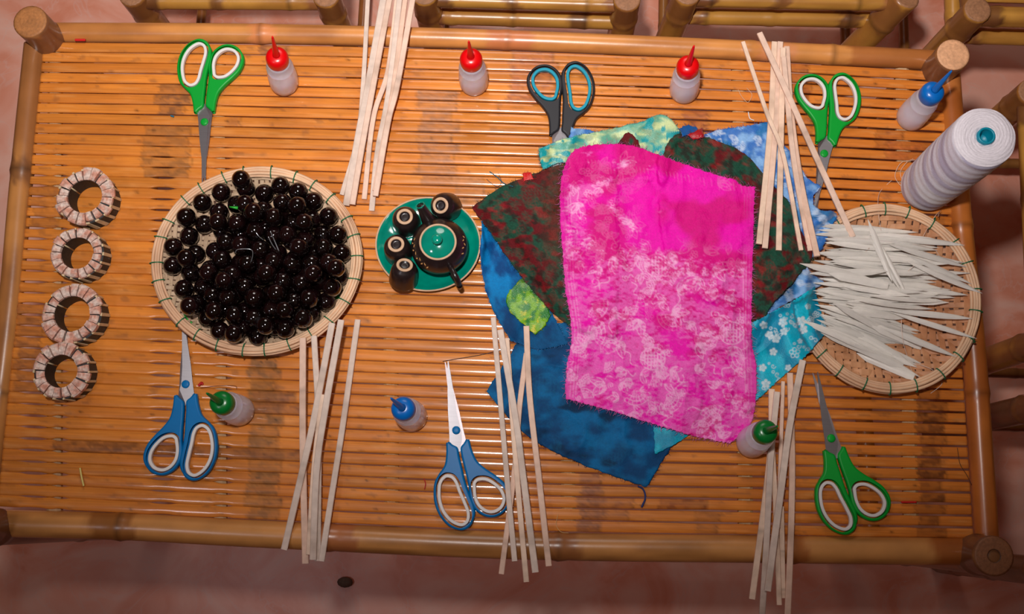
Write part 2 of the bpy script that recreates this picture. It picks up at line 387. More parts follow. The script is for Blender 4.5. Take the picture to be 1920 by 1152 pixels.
# battens under the slats
for x in (112, 418, 737, 1064, 1392, 1698):
    a = at(x-8, 80+(x*0.03), -0.009); b = at(x+6*(x-900)/500, 985, -0.009)
    table.part('batten', tube([a, b], 0.0055, 8, prof=[(1.5, .5), (.8, 1), (-.8, 1), (-1.5, .5), (-1.5, -.6), (1.5, -.6)]), M_under, sm=False)
# lower stretchers tie the legs
LT = [at(x, y, 0.045) for x, y, *_ in legs]
for a, b in ((0, 3), (1, 2)):
    P = [(LT[a][0], LT[a][1], 0.2), (LT[b][0], LT[b][1], 0.2)]; g, c = pole(P, 0.013, BASE, DARKB, nodes=(.3, .7), seg=12, seed=30+a); table.part('stretcher', g, M_pole, c)

# ------------------------------------------------------------------ chairs and stools round the table
def wpt(x, y, z): p = at(x, y, z-ZT); return np.array([p[0], p[1], z])
def bamboo_chair(label, TL, TR, depth, zt=0.42, R=0.0195, base=(190, 132, 56), endrgb=(170, 120, 84), ends=True, seat=True, seed=0, rails=((0.398, .0105), (0.345, .0125)), splay=(0, 0)):
    """TL, TR: tops of the two posts nearest the table; depth: vector to the far posts"""
    A = np.array(TL, float); B = np.array(TR, float); D = np.array([depth[0], depth[1], 0.0])
    T = Thing('bamboo_chair', ((A+B+D)/2*[1, 1, 0]), label, 'chair', None)
    k = 0
    for p, sp in ((A, splay[0]), (B, splay[1]), (A+D, 0), (B+D, 0)):
        far = k >= 2; top = p.copy()
        if far: top[2] += 0.34
        foot = np.array([p[0]+sp, p[1]-abs(sp)*0.6, 0.0])
        g, c = pole([foot, (foot+top)/2, top], [R*1.05, R, R], base, DARKB, nodes=(.18, .5, .86), seg=16, seed=seed+k, bands=((.86, 1.0, (150, 96, 50)),))
        po = T.part('post', g, M_pole, c); g, c = cut_end(top, top-foot, R, endrgb, 0, seed+k, 16); T.part('cut_end', g, M_cut, c, parent=po); k += 1
    ex = (B-A)/np.linalg.norm(B-A)
    for j, (z, r) in enumerate(rails):
        for q, (p0, p1) in enumerate(((A, B), (A+D, B+D), (A, A+D), (B, B+D))):
            P = [[p0[0], p0[1], z-0.002*q], [p1[0], p1[1], z-0.002*q]]
            bands = ((.0, .13, (110, 64, 40)), (.40, .47, (130, 80, 44)), (.9, 1.0, (150, 92, 56))) if j == 0 else ((.05, .10, (130, 76, 50)), (.74, .84, (110, 66, 40)))
            g, c = pole(P, r, (208, 150, 66), (170, 112, 50), nodes=(.12, .43, .8), seg=14, seed=seed+9+j*4+q, bands=bands); T.part('seat_rail', g, M_pole, c)
    for p0, p1 in ((A, A+D), (B, B+D), (A+D, B+D)):
        P = [[p0[0], p0[1], 0.11], [p1[0], p1[1], 0.11]]; g, c = pole(P, .0085, (150, 100, 50), DARKB, nodes=(.3, .7), seg=10, seed=seed+20); T.part('stretcher', g, M_pole, c)
    L = np.linalg.norm(D); n = int(L/0.034)
    for j in range(1, n):
        a = A + D*j/n; b = B + D*j/n; P = [a*[1, 1, 0]+[0, 0, 0.402], b*[1, 1, 0]+[0, 0, 0.402]]
        g, c = pole(P, 1.0, (206, 146, 64), DARKB, nodes=(.5,), seg=8, seed=seed+30+j)
        g = tube(resample(np.array(P), 8), 1.0, prof=[(.014, -.003), (.014, .002), (.006, .005), (-.006, .005), (-.014, .002), (-.014, -.003)]); c = np.tile(lin((206, 146, 64))*random.uniform(.8, 1.05), (len(g[0]), 1))
        T.part('seat_slat', g, M_pole, c)
    for z in (0.52, 0.62, 0.72):
        P = [(A+D)*[1, 1, 0]+[0, 0, z], (B+D)*[1, 1, 0]+[0, 0, z]]; g, c = pole(P, .010, BASE, DARKB, nodes=(.4,), seg=10, seed=seed+50); T.part('back_rail', g, M_pole, c)
    return T
bamboo_chair('bamboo chair above the table at left, its seat rail behind the green scissors', wpt(247, -12, .42), wpt(611, -10, .42), (0.0, 0.30), seed=100, rails=((0.398, .0125),))
bamboo_chair('bamboo chair at top centre with two seat rails and white glint', wpt(796, -14, .42), wpt(1176, -3, .42), (0.0, 0.30), seed=200)
bamboo_chair('bamboo chair at top right, its splayed right post above the second green scissors', wpt(1289, -14, .42), wpt(1700, -6, .42), (0.0, 0.30), seed=300, splay=(-0.03, -0.12))
bamboo_chair('bamboo chair past the top right table corner, with a cut post end', wpt(1833, 18, .42), wpt(2230, 30, .42), (0.0, 0.28), seed=400, rails=((0.40, .0145), (0.335, .0125)), splay=(-0.03, 0))
bamboo_chair('bamboo chair beyond the right edge of the table, behind the thread spool', wpt(1935, 172, .42), wpt(1958, 640, .42), (0.30, 0.0), seed=500, rails=((0.40, .0125),))
bamboo_chair('bamboo chair, posts darkened as if in shadow, beyond the lower right table corner', wpt(1960, 760, .42), wpt(1985, 1075, .42), (0.30, 0.0), seed=600, rails=((0.40, .0125),), base=(120, 80, 44))  # post colour darkened for the shadow this chair stands in
pb = at(648, 1092, -ZT); single('pebble', lathe([(.002, 0), (.009, .002), (.011, .006), (.006, .010), (.001, .011)], pb, 12, scale=(1.2, .8)), mat('grey_pebble', (104, 92, 78), .8, var=.2, scale=200, bump=.5), pb, 'small dark crumb on the pink floor below the table', 'debris')

# ------------------------------------------------------------------ scissors
def hexrgb(r, g, b): return (r, g, b)
M_steel = mat('brushed_steel', (176, 172, 176), 0.36, metal=0.9, var=0.06, scale=1.0, stretch=(40, 900, 40))
M_steel2 = mat('shaded_steel', (150, 138, 140), 0.33, metal=0.85, var=0.06, scale=1.0, stretch=(40, 900, 40))
M_white_grip = mat('white_soft_grip', (226, 220, 216), 0.5, var=0.03)
M_teal_grip = mat('teal_soft_grip', (0, 150, 176), 0.5, var=0.03)
plast = {'green': mat('green_plastic', (2, 158, 48), 0.42, var=.03, **{'Specular IOR Level': .3}), 'blue': mat('blue_plastic', (0, 112, 178), 0.42, var=.06, **{'Specular IOR Level': .25}), 'black': mat('charcoal_plastic', (38, 38, 42), 0.45, var=.05)}
LONG = [(-17, 15), (-20, 34), (-25, 52), (-37, 66), (-45, 82), (-47, 104), (-43, 126), (-31, 145), (-14, 154), (2, 149), (12, 136), (13, 119), (8, 100), (4, 80), (2, 60), (0, 42), (-1, 28), (-8, 22)]
LONGH = [(-42, 102), (-38, 123), (-27, 140), (-11, 149), (1, 144), (5, 130), (1, 112), (-4, 95), (-8, 79), (-15, 69), (-27, 67), (-38, 78)]
SMALL = [(17, 15), (20, 34), (25, 52), (36, 66), (50, 79), (62, 93), (68, 110), (65, 125), (54, 137), (38, 142), (22, 137), (11, 125), (7, 108), (6, 90), (5, 72), (3, 52), (2, 36), (3, 28), (9, 22)]
SMALLH = [(12, 92), (11, 107), (15, 122), (25, 133), (38, 137), (52, 132), (60, 119), (58, 104), (49, 91), (36, 81), (22, 79), (14, 84)]
BL_A = [(-9, 32), (-13, 22), (-11, 0), (-9.5, -30), (-6.5, -62), (-1.0, -110), (0.5, -111), (2.5, -70), (4, -30), (7, -2), (10, 8), (1, 34)]
def scissors(piv, end, colour, label, grip=None, mirror=False, openang=1.5, cantk=.075, base=0.0):
    p = at(*piv); e = at(*end); grip = grip or M_white_grip
    ref = np.array([-14.0, 153.0]) * ([-1, 1] if mirror else [1, 1]); d = (e-p)[:2]
    s = np.hypot(*d)/np.hypot(*ref); ang = math.atan2(d[1], d[0])-math.atan2(ref[1], ref[0]); ca, sa = math.cos(ang), math.sin(ang)
    T = Thing('scissors', (p[0], p[1], ZT+base), label, 'scissors')
    def place(V, z):
        V = np.array(V, float).copy(); 
        if mirror: V[:, 0] *= -1
        x = V[:, 0]*ca-V[:, 1]*sa; y = V[:, 0]*sa+V[:, 1]*ca
        return np.stack([p[0]+x*s, p[1]+y*s, ZT+base+z+V[:, 2]], 1)
    def shp(loops, ext, bev, z, ro=0.0, res=2):
        loops = [np.asarray(l, float) for l in loops]
        if ro:
            c_, s_ = math.cos(ro), math.sin(ro); loops = [np.stack([l[:, 0]*c_-l[:, 1]*s_, l[:, 0]*s_+l[:, 1]*c_], 1) for l in loops]
        V, F = curve_shape(loops, ext, 0, res)
        if bev:
            # build in real size so that the bevel is round
            V, F = curve_shape([offset_loop(l, bev/s)*s if k == 0 else offset_loop(l, -bev/s)*s for k, l in enumerate(loops)], ext, bev, res); V[:, :2] /= s
        V = place(V, z)
        if mirror: F = [f[::-1] for f in F]
        return V, F
    a = math.radians(openang)
    for k, (o_, h_, sg) in enumerate(((LONG, LONGH, -1), (SMALL, SMALLH, 1))):
        ol = spline(o_, 90, True); hl = spline(h_, 60, True)
        hd = T.part('handle', shp([ol, hl], 0.0022, 0.0022, 0.0055, ro=-sg*a*0.5), plast[colour], edge=40)
        T.part('finger_grip', shp([hl, offset_loop(hl, 5.2)], 0.0022, 0.0008, 0.0057, ro=-sg*a*0.5), grip, parent=hd, edge=40)
    bl = np.asarray(BL_A, float); bm = bl*[-1, 1]
    u_ = np.array([e[0]-p[0], e[1]-p[1]]); u_ /= np.linalg.norm(u_); n_ = np.array([-u_[1], u_[0]])
    def cant(g, k):
        V, F = g; V = np.asarray(V).copy(); V[:, 2] += k*((V[:, :2]-p[:2])@n_); return V, F
    T.part('blade', cant(shp([bl], 0.0005, 0.0, 0.0052, ro=a), -cantk), M_steel, sm=False)
    T.part('blade', cant(shp([bm], 0.0005, 0.0, 0.0038, ro=-a), .06), M_steel2, sm=False)
    c = place([[0, 0, 0]], 0.0057)[0]
    T.part('pivot', lathe([(.0046, -.0004), (.0048, .0006), (.0042, .0014), (.0020, .0018)], c, 24), plast[colour])
    for nm, loop in (('h', LONG), ('h', SMALL), ('b', BL_A)):
        l = resample(np.array(list(loop)+[loop[0]], float), 160); gput(place(np.c_[l, np.zeros(len(l))], 0.009 if nm == 'h' else 0.006), 2)
    return T
scissors((386, 232), (374, 80), 'green', 'green handled scissors pointing down to the basket of dark balls')
scissors((1047, 277), (1083, 122), 'black', 'black and teal scissors with blades under the fabric pile', grip=M_teal_grip, mirror=True)
scissors((1543, 291), (1581, 144), 'green', 'green handled scissors at top right beside the stick bundle', mirror=True)
scissors((351, 722), (372, 900), 'blue', 'blue handled scissors with tip under the basket of dark balls')
scissors((856, 808), (865, 993), 'blue', 'blue handled scissors open slightly, shining silver blades, below the teapot', mirror=True, openang=1.4, cantk=.17)
scissors((1556, 823), (1582, 1001), 'green', 'green handled scissors at lower right under the shell basket', mirror=True, openang=2.0)

# ------------------------------------------------------------------ glue bottles
M_bottle = mat('milky_translucent_plastic', (252, 246, 255), 0.28, var=.02, **{'Transmission Weight': 0.6, 'IOR': 1.25, 'Coat Weight': 0.3})
M_glue = mat('white_glue', (248, 240, 246), 0.4, var=.03, **{'Subsurface Weight': 0.2})
capm = {'red': mat('red_plastic', (226, 6, 12), 0.28, var=.02), 'blue': mat('bright_blue_plastic', (0, 108, 196), 0.28, var=.02), 'green': mat('dark_green_plastic', (0, 116, 44), 0.26, var=.02)}
def bottle(basepx, cappx, tippx, colour, label):
    b = at(*basepx); c = at(*cappx, 0.080); ax = c-b; ax /= np.linalg.norm(ax); mx = math.radians(6)
    tl = math.acos(ax[2])
    if tl > mx: h = ax*[1, 1, 0]; h /= np.linalg.norm(h); ax = h*math.sin(mx)+np.array([0, 0, math.cos(mx)])
    b = b+np.array([0, 0, math.sin(min(tl, mx))*0.017])
    T = Thing('glue_bottle', b, label, 'bottle')
    pr = [(.0140, 0), (.0166, .0010), (.0176, .004), (.0178, .012), (.0176, .024), (.0168, .036), (.0158, .046), (.0160, .0475), (.0160, .050), (.0150, .0515), (.0150, .055), (.0143, .0565), (.0140, .062), (.0128, .066), (.0108, .067), (.0105, .070)]
    T.part('bottle_body', lathe(pr, b, 40, ax), M_bottle)
    T.part('glue', lathe([(.012, .002), (.0158, .004), (.0162, .012), (.0160, .024), (.0157, .027), (.001, .0272)], b, 32, ax), M_glue)
    s, u = frame_of(ax)
    cp = [(.0118, .0655), (.0129, .067), (.0132, .070), (.0132, .0765), (.0125, .0798), (.0105, .0824), (.0075, .0838), (.005, .0845)]
    cap = T.part('cap', lathe(cp, b, 40, ax), capm[colour])
    n0 = b+ax*0.082; tp = at(*tippx, 0.122); nv = tp-n0; nv = nv/np.linalg.norm(nv); 
    if nv[2] < 0.8: h = nv*[1, 1, 0]; h /= np.linalg.norm(h); nv = h*0.6+np.array([0, 0, .8])
    P = [n0, n0+nv*0.004, n0+nv*.008, n0+nv*0.022, n0+nv*0.038, n0+nv*.041]
    T.part('nozzle', tube(P, [.0052, .0042, .0036, .0026, .0014, .0008], 16), capm[colour], parent=cap)
    return T
bottle((534, 158), (520, 107), (511, 70), 'red', 'glue bottle with red cap right of the green scissors, leftmost red')
bottle((889, 157), (883, 109), (879, 78), 'red', 'glue bottle with red cap left of the black and teal scissors')
bottle((1282, 172), (1290, 123), (1301, 87), 'red', 'glue bottle with red cap just above the fabric pile')
bottle((1706, 222), (1750, 172), (1784, 133), 'blue', 'glue bottle with long blue nozzle near the top right table corner')
bottle((451, 772), (414, 755), (388, 738), 'green', 'glue bottle with green cap beside the left blue scissors')
bottle((774, 782), (755, 766), (733, 747), 'blue', 'glue bottle with blue cap left of the open blue scissors')
bottle((1407, 832), (1436, 809), (1457, 800), 'green', 'glue bottle with green cap at the pink cloth corner')

# ------------------------------------------------------------------ baskets
M_cane = mat('pale_cane', (214, 168, 132), 0.55, var=0.14, scale=40, rgb2=(232, 190, 152), bump=.3, bscale=250)
M_weave = mat('woven_bamboo_strip', (214, 156, 112), 0.55, var=0.14, scale=70, rgb2=(190, 128, 86), bump=.3, bscale=300)
M_weave2 = mat('pale_woven_bamboo', (202, 172, 140), 0.6, var=0.12, scale=70, rgb2=(186, 156, 126), bump=.3, bscale=300)
M_back = mat('gap_shade_brown', (84, 48, 30), .7, var=.1)  # shade of the weave gaps put into the colour
M_bind = mat('green_binding', (0, 104, 62), 0.45, var=.08)
def basket(cx, cy, rx, ry, zr, label, nb, flat, mw, sw, phase=0.0, z0=0.0035):
    C = at(cx, cy, zr); A = np.linalg.norm(at(cx+rx, cy, zr)-C); B = np.linalg.norm(at(cx, cy+ry, zr)-C); C = C*[1, 1, 0]+[0, 0, ZT]
    T = Thing('round_basket', C+[0, 0, z0], label, 'basket')
    A0, B0 = A-0.005, B-0.005
    def bz(x, y):
        r = np.sqrt((x/A0)**2+(y/B0)**2); return z0 + (zr-0.004-z0)*np.clip((r-flat)/(1-flat), 0, 1)**1.6
    # woven strips
    for d in (0, 1):
        L0, L1 = (A0, B0) if d == 0 else (B0, A0); n = int(2*L1/sw)
        for k in range(n):
            c = -L1+sw*(k+.5)+(2*L1-n*sw)/2; half = L0*math.sqrt(max(0, 1-(c/L1)**2))
            if half < 0.01: continue
            m = max(4, int(2*half/0.0028)); t = np.linspace(-half, half, m); wob = (vnoise(t*30+k*3, t*0+k, 4+d)-.5)*0.0008
            x, y = (t, c+wob) if d == 0 else (c+wob, t)
            cell = np.floor((t+L0)/sw); ph = (cell + k*(1 if d == 0 else 1)) % 4
            over = np.where(ph < 2, 1.0, -1.0)*(1 if d == 0 else -1); over = np.convolve(over, np.ones(3)/3, 'same')
            z = ZT+bz(x, y)+0.0013+over*0.0012
            P = np.stack([C[0]+x, C[1]+y, z], 1)
            w_ = sw*random.uniform(.37, .43)
            T.part('weave_strip', tube(P, 1.0, prof=[(w_, -.0002), (w_*.8, .0004), (-w_*.8, .0004), (-w_, -.0002)]), mw, sm=False)
    # backing closes the weave; its dark brown stands in for shade between strips
    rr = np.linspace(0.02, 1, 16); V = []; F = []; a = np.arange(48)*2*math.pi/48
    for dz in (-0.0012, -0.0004):
        for r in rr: x = A0*r*np.cos(a); y = B0*r*np.sin(a); V.append(np.stack([C[0]+x, C[1]+y, ZT+bz(x, y)+dz], 1))
    for l in (0, 1):
        for i in range(15):
            for k in range(48):
                q = (k+1) % 48; b0 = l*16*48; f = (b0+i*48+k, b0+i*48+q, b0+(i+1)*48+q, b0+(i+1)*48+k); F.append(f if l == 0 else f[::-1])
    T.part('gap_shade_layer', (np.concatenate(V), F), M_back)
    # rim canes
    th = np.linspace(0, 2*math.pi, 121)[:-1]
    def ell(dr, z, seed):
        j = (fbm(np.cos(th)*2.2+4, np.sin(th)*2.2+4, seed, 2)-.5)*0.0022
        return np.stack([C[0]+(A+dr+j)*np.cos(th), C[1]+(B+dr+j)*np.sin(th), np.full_like(th, ZT+z)+j*.4], 1)
    for k, (dr, z, r) in enumerate(((-.0012, zr-.001, .0019), (-.0042, zr+.0004, .0019), (-.0071, zr+.0002, .0019), (-.0098, zr-.0022, .0018), (.0002, zr-.0052, .0018), (-.0022, zr-.0062, .0020), (-.0060, zr-.0055, .0026))):
        T.part('rim_cane', tube(ell(dr, z, 7*k+int(cx)), r, 8, closed=True), M_cane)
    for k in range(nb):
        a_ = 2*math.pi*(k+phase+random.uniform(-.12, .12))/nb; e = np.array([math.cos(a_), math.sin(a_)]); sk = random.uniform(-.12, .12)
        t_ = np.array([-e[1], e[0], 0])
        loop = []
        for q in range(16):
            b_ = 2*math.pi*q/16; rad = 0.0076*math.cos(b_); hh = 0.0052*math.sin(b_)
            x = (A-.0046+rad)*e[0]; y = (B-.0046+rad)*e[1]; loop.append(np.array([C[0]+x, C[1]+y, ZT+zr-.0022+hh])+t_*sk*rad)
        T.part('binding', tube(loop, 0.00072, 6, closed=True, up=t_), M_bind)
    # into the height grid
    for r in np.linspace(0, 1, 90):
        q = np.linspace(0, 2*math.pi, 300); x = A0*r*np.cos(q); y = B0*r*np.sin(q); gput(np.stack([C[0]+x, C[1]+y, ZT+bz(x, y)+0.002], 1), 1)
    q = np.linspace(0, 2*math.pi, 700)
    for dr in (0, -.003, -.006, -.009): gput(np.stack([C[0]+(A+dr)*np.cos(q), C[1]+(B+dr)*np.sin(q), q*0+ZT+zr+.0022], 1), 1)
    return T, C, A0, B0, bz
B1 = basket(480, 486, 196, 178, 0.030, 'round woven basket full of dark glossy balls', 26, 0.55, M_weave2, 0.0065, 0.2)
B2 = basket(1666, 557, 173, 179, 0.026, 'round woven basket heaped with white slivers beside the fabric pile', 22, 0.55, M_weave, 0.0092, 0.5)

# dark balls
BR = 0.0112
M_ball = mat('dark_lacquered_ball', (9, 3, 3), 0.08, var=0.5, scale=60, rgb2=(18, 5, 6), **{'Coat Weight': 0.8, 'Coat Roughness': 0.04})
ball_xy = [(417, 392), (384, 420), (415, 432), (364, 470), (422, 461), (491, 415), (595, 429), (575, 463), (605, 480), (541, 488), (362, 508), (366, 539), (420, 551), (491, 536), (588, 528), (541, 493), (455, 432), (510, 445), (470, 470), (400, 480), (430, 500), (500, 510), (590, 505), (440, 570), (510, 560), (545, 535), (405, 520), (465, 400), (545, 420), (400, 565), (476, 580), (545, 570), (560, 405), (505, 600), (620, 515), (445, 600),
 (454, 341), (489, 350), (527, 340), (557, 363), (593, 367), (414, 360), (381, 381), (447, 373), (351, 407), (435, 414), (357, 440), (445, 448), (475, 422), (325, 462), (486, 453), (450, 483), (382, 491), (520, 373), (480, 382), (544, 396), (579, 401), (618, 397), (528, 427), (567, 430), (631, 430), (642, 463), (546, 463), (511, 483), (328, 498), (338, 531), (415, 518), (386, 541), (351, 567), (389, 577), (432, 587), (395, 610), (432, 624), (471, 628), (450, 528), (478, 506), (466, 548), (463, 592), (500, 605), (523, 518), (500, 574), (533, 579), (536, 615), (569, 594), (602, 567), (627, 534), (562, 525), (572, 495), (640, 498), (566, 558), (523, 549),
 (397, 404), (463, 389), (394, 453), (343, 478), (501, 391), (605, 448), (604, 500)]
bT, bC, bA, bB, bbz = B1; placed = []
fill = []; gx_, gy_ = np.meshgrid(np.arange(340, 625, 4), np.arange(350, 625, 4)); ok_ = ((gx_-482)/138)**2+((gy_-486)/128)**2 < 1; cand = np.stack([gx_[ok_], gy_[ok_]], 1).astype(float)
for _ in range(18):
    dd = np.min(np.linalg.norm(cand[:, None]-np.array(ball_xy+fill, float)[None], axis=2), axis=1); k = int(dd.argmax())
    if dd[k] < 17: break
    fill.append(tuple(cand[k]))
ball_xy = fill+ball_xy
for (x, y) in ball_xy:
    z = 0.03
    for it in range(4):
        p = at(x, y, z); lx, ly = p[0]-bC[0], p[1]-bC[1]
        rr = math.hypot(lx/bA, ly/bB); e_ = 0.002; gx = (bbz(lx+e_, ly)-bbz(lx-e_, ly))/(2*e_); gy = (bbz(lx, ly+e_)-bbz(lx, ly-e_))/(2*e_)
        z = float(bbz(lx, ly))+0.0022+BR*math.sqrt(1+gx*gx+gy*gy)
        for q in placed:
            d2 = (q[0]-p[0])**2+(q[1]-p[1])**2
            if d2 < (2*BR)**2: z = max(z, q[2]-ZT+math.sqrt((2*BR)**2-d2))
    z = min(z, 0.050); placed.append(np.array([p[0], p[1], ZT+z]))
home = np.array(placed); Bp = home.copy()
for it in range(260):
    D = Bp[:, None]-Bp[None]; d = np.linalg.norm(D, axis=2)+np.eye(len(Bp)); over = np.clip(2*BR*1.005-d, 0, None)*(1-np.eye(len(Bp)))
    Bp = Bp + (D/d[..., None]*over[..., None]*.34).sum(1)
    Bp[:, :2] += (home[:, :2]-Bp[:, :2])*.03*(it < 200); Bp[:, 2] -= .0002*(it < 200)
    lx, ly = Bp[:, 0]-bC[0], Bp[:, 1]-bC[1]; rr_ = np.sqrt((lx/bA)**2+(ly/bB)**2); k_ = np.minimum(1, .86/rr_); Bp[:, 0] = bC[0]+lx*k_; Bp[:, 1] = bC[1]+ly*k_
    fl_ = ZT+bbz(Bp[:, 0]-bC[0], Bp[:, 1]-bC[1])+.0024+BR*1.02; Bp[:, 2] = np.maximum(Bp[:, 2], fl_)
placed = [p for p in Bp]
us, vs = 28, 18; V = []; F = []
for i in range(vs+1):
    ph = math.pi*i/vs
    for k in range(us): a = 2*math.pi*k/us; V.append((BR*math.sin(ph)*math.cos(a), BR*math.sin(ph)*math.sin(a), -BR*math.cos(ph)))
for i in range(vs):
    for k in range(us): l = (k+1) % us; F.append((i*us+k, i*us+l, (i+1)*us+l, (i+1)*us+k))
ball_me = mesh_data('ball', V, F, M_ball)
ext_ = {}
PX_ = [px_of(p) for p in placed]
for key, fn, lb in (('l', lambda q: q[0], 'dark ball farthest left in the heap, near the left basket rim'), ('r', lambda q: -q[0], 'dark ball farthest right in the heap, near the right side of the rim'), ('t', lambda q: q[1], 'dark ball at the very top edge of the heap'), ('b', lambda q: -q[1], 'dark ball at the very bottom edge of the heap, close to the lower rim')):
    ext_[min(range(len(placed)), key=lambda k: fn(PX_[k]))] = lb
for kk, p in enumerate(placed):
    o = bpy.data.objects.new('ball', ball_me); COL.objects.link(o); o.location = p
    s_ = random.uniform(.97, 1.03); o.scale = (s_, s_, s_); o.rotation_euler = (random.uniform(0, 3), random.uniform(0, 3), 0)
    settag(o, ext_.get(kk, 'shiny dark brown ball heaped in the round basket at left'), 'ball', 'dark glossy balls in the left basket')
M_wire = mat('steel_wire', (190, 196, 200), 0.25, metal=.8, var=.02)
def wire(P, r, m, label, cat, name, z=0.05, group=None):
    Q = spline([at(x, y, z+(dz)) for x, y, dz in P], 16); return single(name, tube(Q, r, 8), m, Q[0], label, cat, group)
wire([(507, 434, .012), (514, 450, .004), (523, 471, -.002)], .0007, M_wire, 'thin silver pin, longer of two among the dark balls', 'pin', 'pin')
wire([(503, 444, .012), (510, 458, .006), (517, 468, .0)], .0006, M_wire, 'thin silver pin, shorter of two side by side among the dark balls', 'pin', 'pin')
wire([(441, 475, .008), (446, 468, .013), (470, 468, .013), (474, 478, .008), (470, 493, 0)], .0005, M_wire, 'bent silver wire near the middle of the dark balls', 'wire', 'wire')
wire([(480, 436, .010), (486, 444, .008), (494, 450, .004)], .0004, M_wire, 'fine wire glinting above the bent wire among the balls', 'wire', 'wire')
M_leaf = mat('green_leaf_scrap', (40, 170, 50), .5, var=.15)
for P, lb in (([(345, 590, -.022), (352, 600, -.026), (362, 608, -.028), (373, 616, -.030)], 'green paper tip poking from balls at basket lower left'), ([(618, 557, -.026), (628, 559, -.026), (636, 556, -.025)], 'green scrap under the balls at basket lower right'), ([(430, 388, -.004), (438, 389, -.002), (446, 390, -.004)], 'green stalk between dark balls near the top of the heap')):
    Q = spline([at(x, y, .05+dz) for x, y, dz in P], 10); r = np.linspace(.0007, .0022, 10); single('green_scrap', tube(Q, r, 6, prof=[(1, 0), (0, .3), (-1, 0), (0, -.3)]), M_leaf, Q[0], lb, 'scrap')

# ------------------------------------------------------------------ tray, teapot and cups
M_turq = mat('turquoise_glaze', (0, 142, 118), 0.12, var=0.14, scale=60, rgb2=(0, 128, 108), **{'Coat Weight': .6, 'Coat Roughness': .05})
M_beige = mat('unglazed_rim', (208, 170, 136), 0.55, var=0.1, scale=200)
M_dark = mat('dark_brown_glaze', (34, 24, 24), 0.32, var=0.25, scale=120, **{'Coat Weight': .3, 'Coat Roughness': .2})
M_gold = mat('painted_gold', (214, 160, 100), 0.5, var=.1)
pc = at(803, 459, .008); pr_x = np.linalg.norm(at(902, 459, .012)-at(803, 459, .012)); sc = (1.0, 91/99)
base = pc*[1, 1, 0]+[0, 0, ZT]; T = Thing('round_dish', base, 'turquoise glazed round dish under the teapot and cups', 'dish')
R_ = pr_x
dish = [(R_*.55, .0), (R_*.58, .0), (R_*.6, .0015), (R_*.85, .004), (R_*.985, .0108), (R_, .0118), (R_*.99, .0126), (R_*.965, .0124), (R_*.90, .0092), (R_*.82, .0066), (R_*.6, .0052), (R_*.3, .0048), (.001, .0048)]
V, F = lathe(dish, base, 72, scale=sc); nseg = 72
T.part('dish_body', (V, F), M_turq)
T.part('dish_rim', lathe([(R_*.984, .0112), (R_*1.004, .0116), (R_*1.003, .0126), (R_*.992, .0131), (R_*.975, .0129), (R_*.968, .0123)], base, 72, scale=sc, ring=True), M_beige)
gput(np.array([base+[R_*r*math.cos(a), R_*r*math.sin(a)*.92, .013] for r in np.linspace(0, 1, 40) for a in np.linspace(0, 6.28, 200)]))
tb = at(827, 471, .006); T = Thing('teapot', tb, 'small dark brown teapot with turquoise lid on the dish', 'teapot')
bodyp = [(.014, 0), (.016, .001), (.023, .006), (.031, .014), (.0335, .023), (.0322, .031), (.027, .039), (.0228, .0425), (.0215, .0440), (.020, .0440)]
T.part('teapot_body', lathe(bodyp, tb, 56), M_dark)
lidb = tb+[0, 0, .0437]
ld = T.part('lid', lathe([(.0195, 0), (.0200, .0006), (.0196, .0016), (.0170, .0030), (.012, .0052), (.0065, .0062), (.0042, .0066), (.0036, .0090), (.0052, .0110), (.0062, .0135), (.0056, .0158), (.0032, .0168), (.0006, .0171)], lidb, 48), M_turq)
T.part('lid_rim', lathe([(.0196, 0), (.0215, .0004), (.0217, .0014), (.0207, .0021), (.0193, .0019)], lidb, 48, ring=True), M_beige, parent=ld)
s0 = at(806, 418, .030); s1 = at(797, 402, .040); s2 = at(788, 385, .052); sb = lerp(tb+[0, 0, .024], s0, .6)
sp = spline([sb, s0, s1, s2], 16); T.part('spout', tube(sp, np.interp(np.linspace(0, 1, 16), [0, .3, .7, 1], [.013, .0095, .0066, .0050]), 20), M_dark)
ax = sp[-1]-sp[-2]; ax /= np.linalg.norm(ax); T.part('spout_mouth', lathe([(.0051, -.001), (.0054, .0002), (.0048, .0008), (.0040, .0002)], sp[-1], 20, ax, ring=True), M_turq)
h = spline([at(843, 497, .038), at(848, 507, .046), at(856, 522, .046), at(862, 538, .032), at(856, 528, .014), at(846, 512, .012)], 26)
T.part('handle', tube(h, .0033, 12), M_dark)
# painted leaf sprigs on the body
def sprig(angs, hz):
    gs = []
    for a0, h0, tl in zip(angs, hz, range(99)):
        r0 = np.interp(h0, [p[1] for p in bodyp], [p[0] for p in bodyp])+.0002; a0 = math.radians(a0)
        c0 = tb+np.array([r0*math.cos(a0), r0*math.sin(a0), h0]); d = np.array([math.cos(a0), math.sin(a0), .4]); d /= np.linalg.norm(d)
        t = np.array([-math.sin(a0), math.cos(a0), 0]); u = np.cross(d, t); k = (t*.3+u*.95) if tl % 2 else (u*.95-t*.5); k = k/np.linalg.norm(k); s_ = np.cross(k, d)
        gs.append(tube([c0-k*.0034, c0, c0+k*.0034], [.05, 1.0, .05], prof=[(.0013, 0), (0, .0005), (-.0013, 0), (0, -.0005)], up=d))
    return join(gs)
T.part('painted_sprig', sprig([172, 180, 188, 196, 206, 216, 224, 232, 240, 247], [.037, .034, .037, .034, .0365, .034, .037, .034, .036, .0335]), M_gold)
T.part('painted_sprig', sprig([352, 1, 10, 18, 340], [.036, .034, .036, .034, .034]), M_gold)
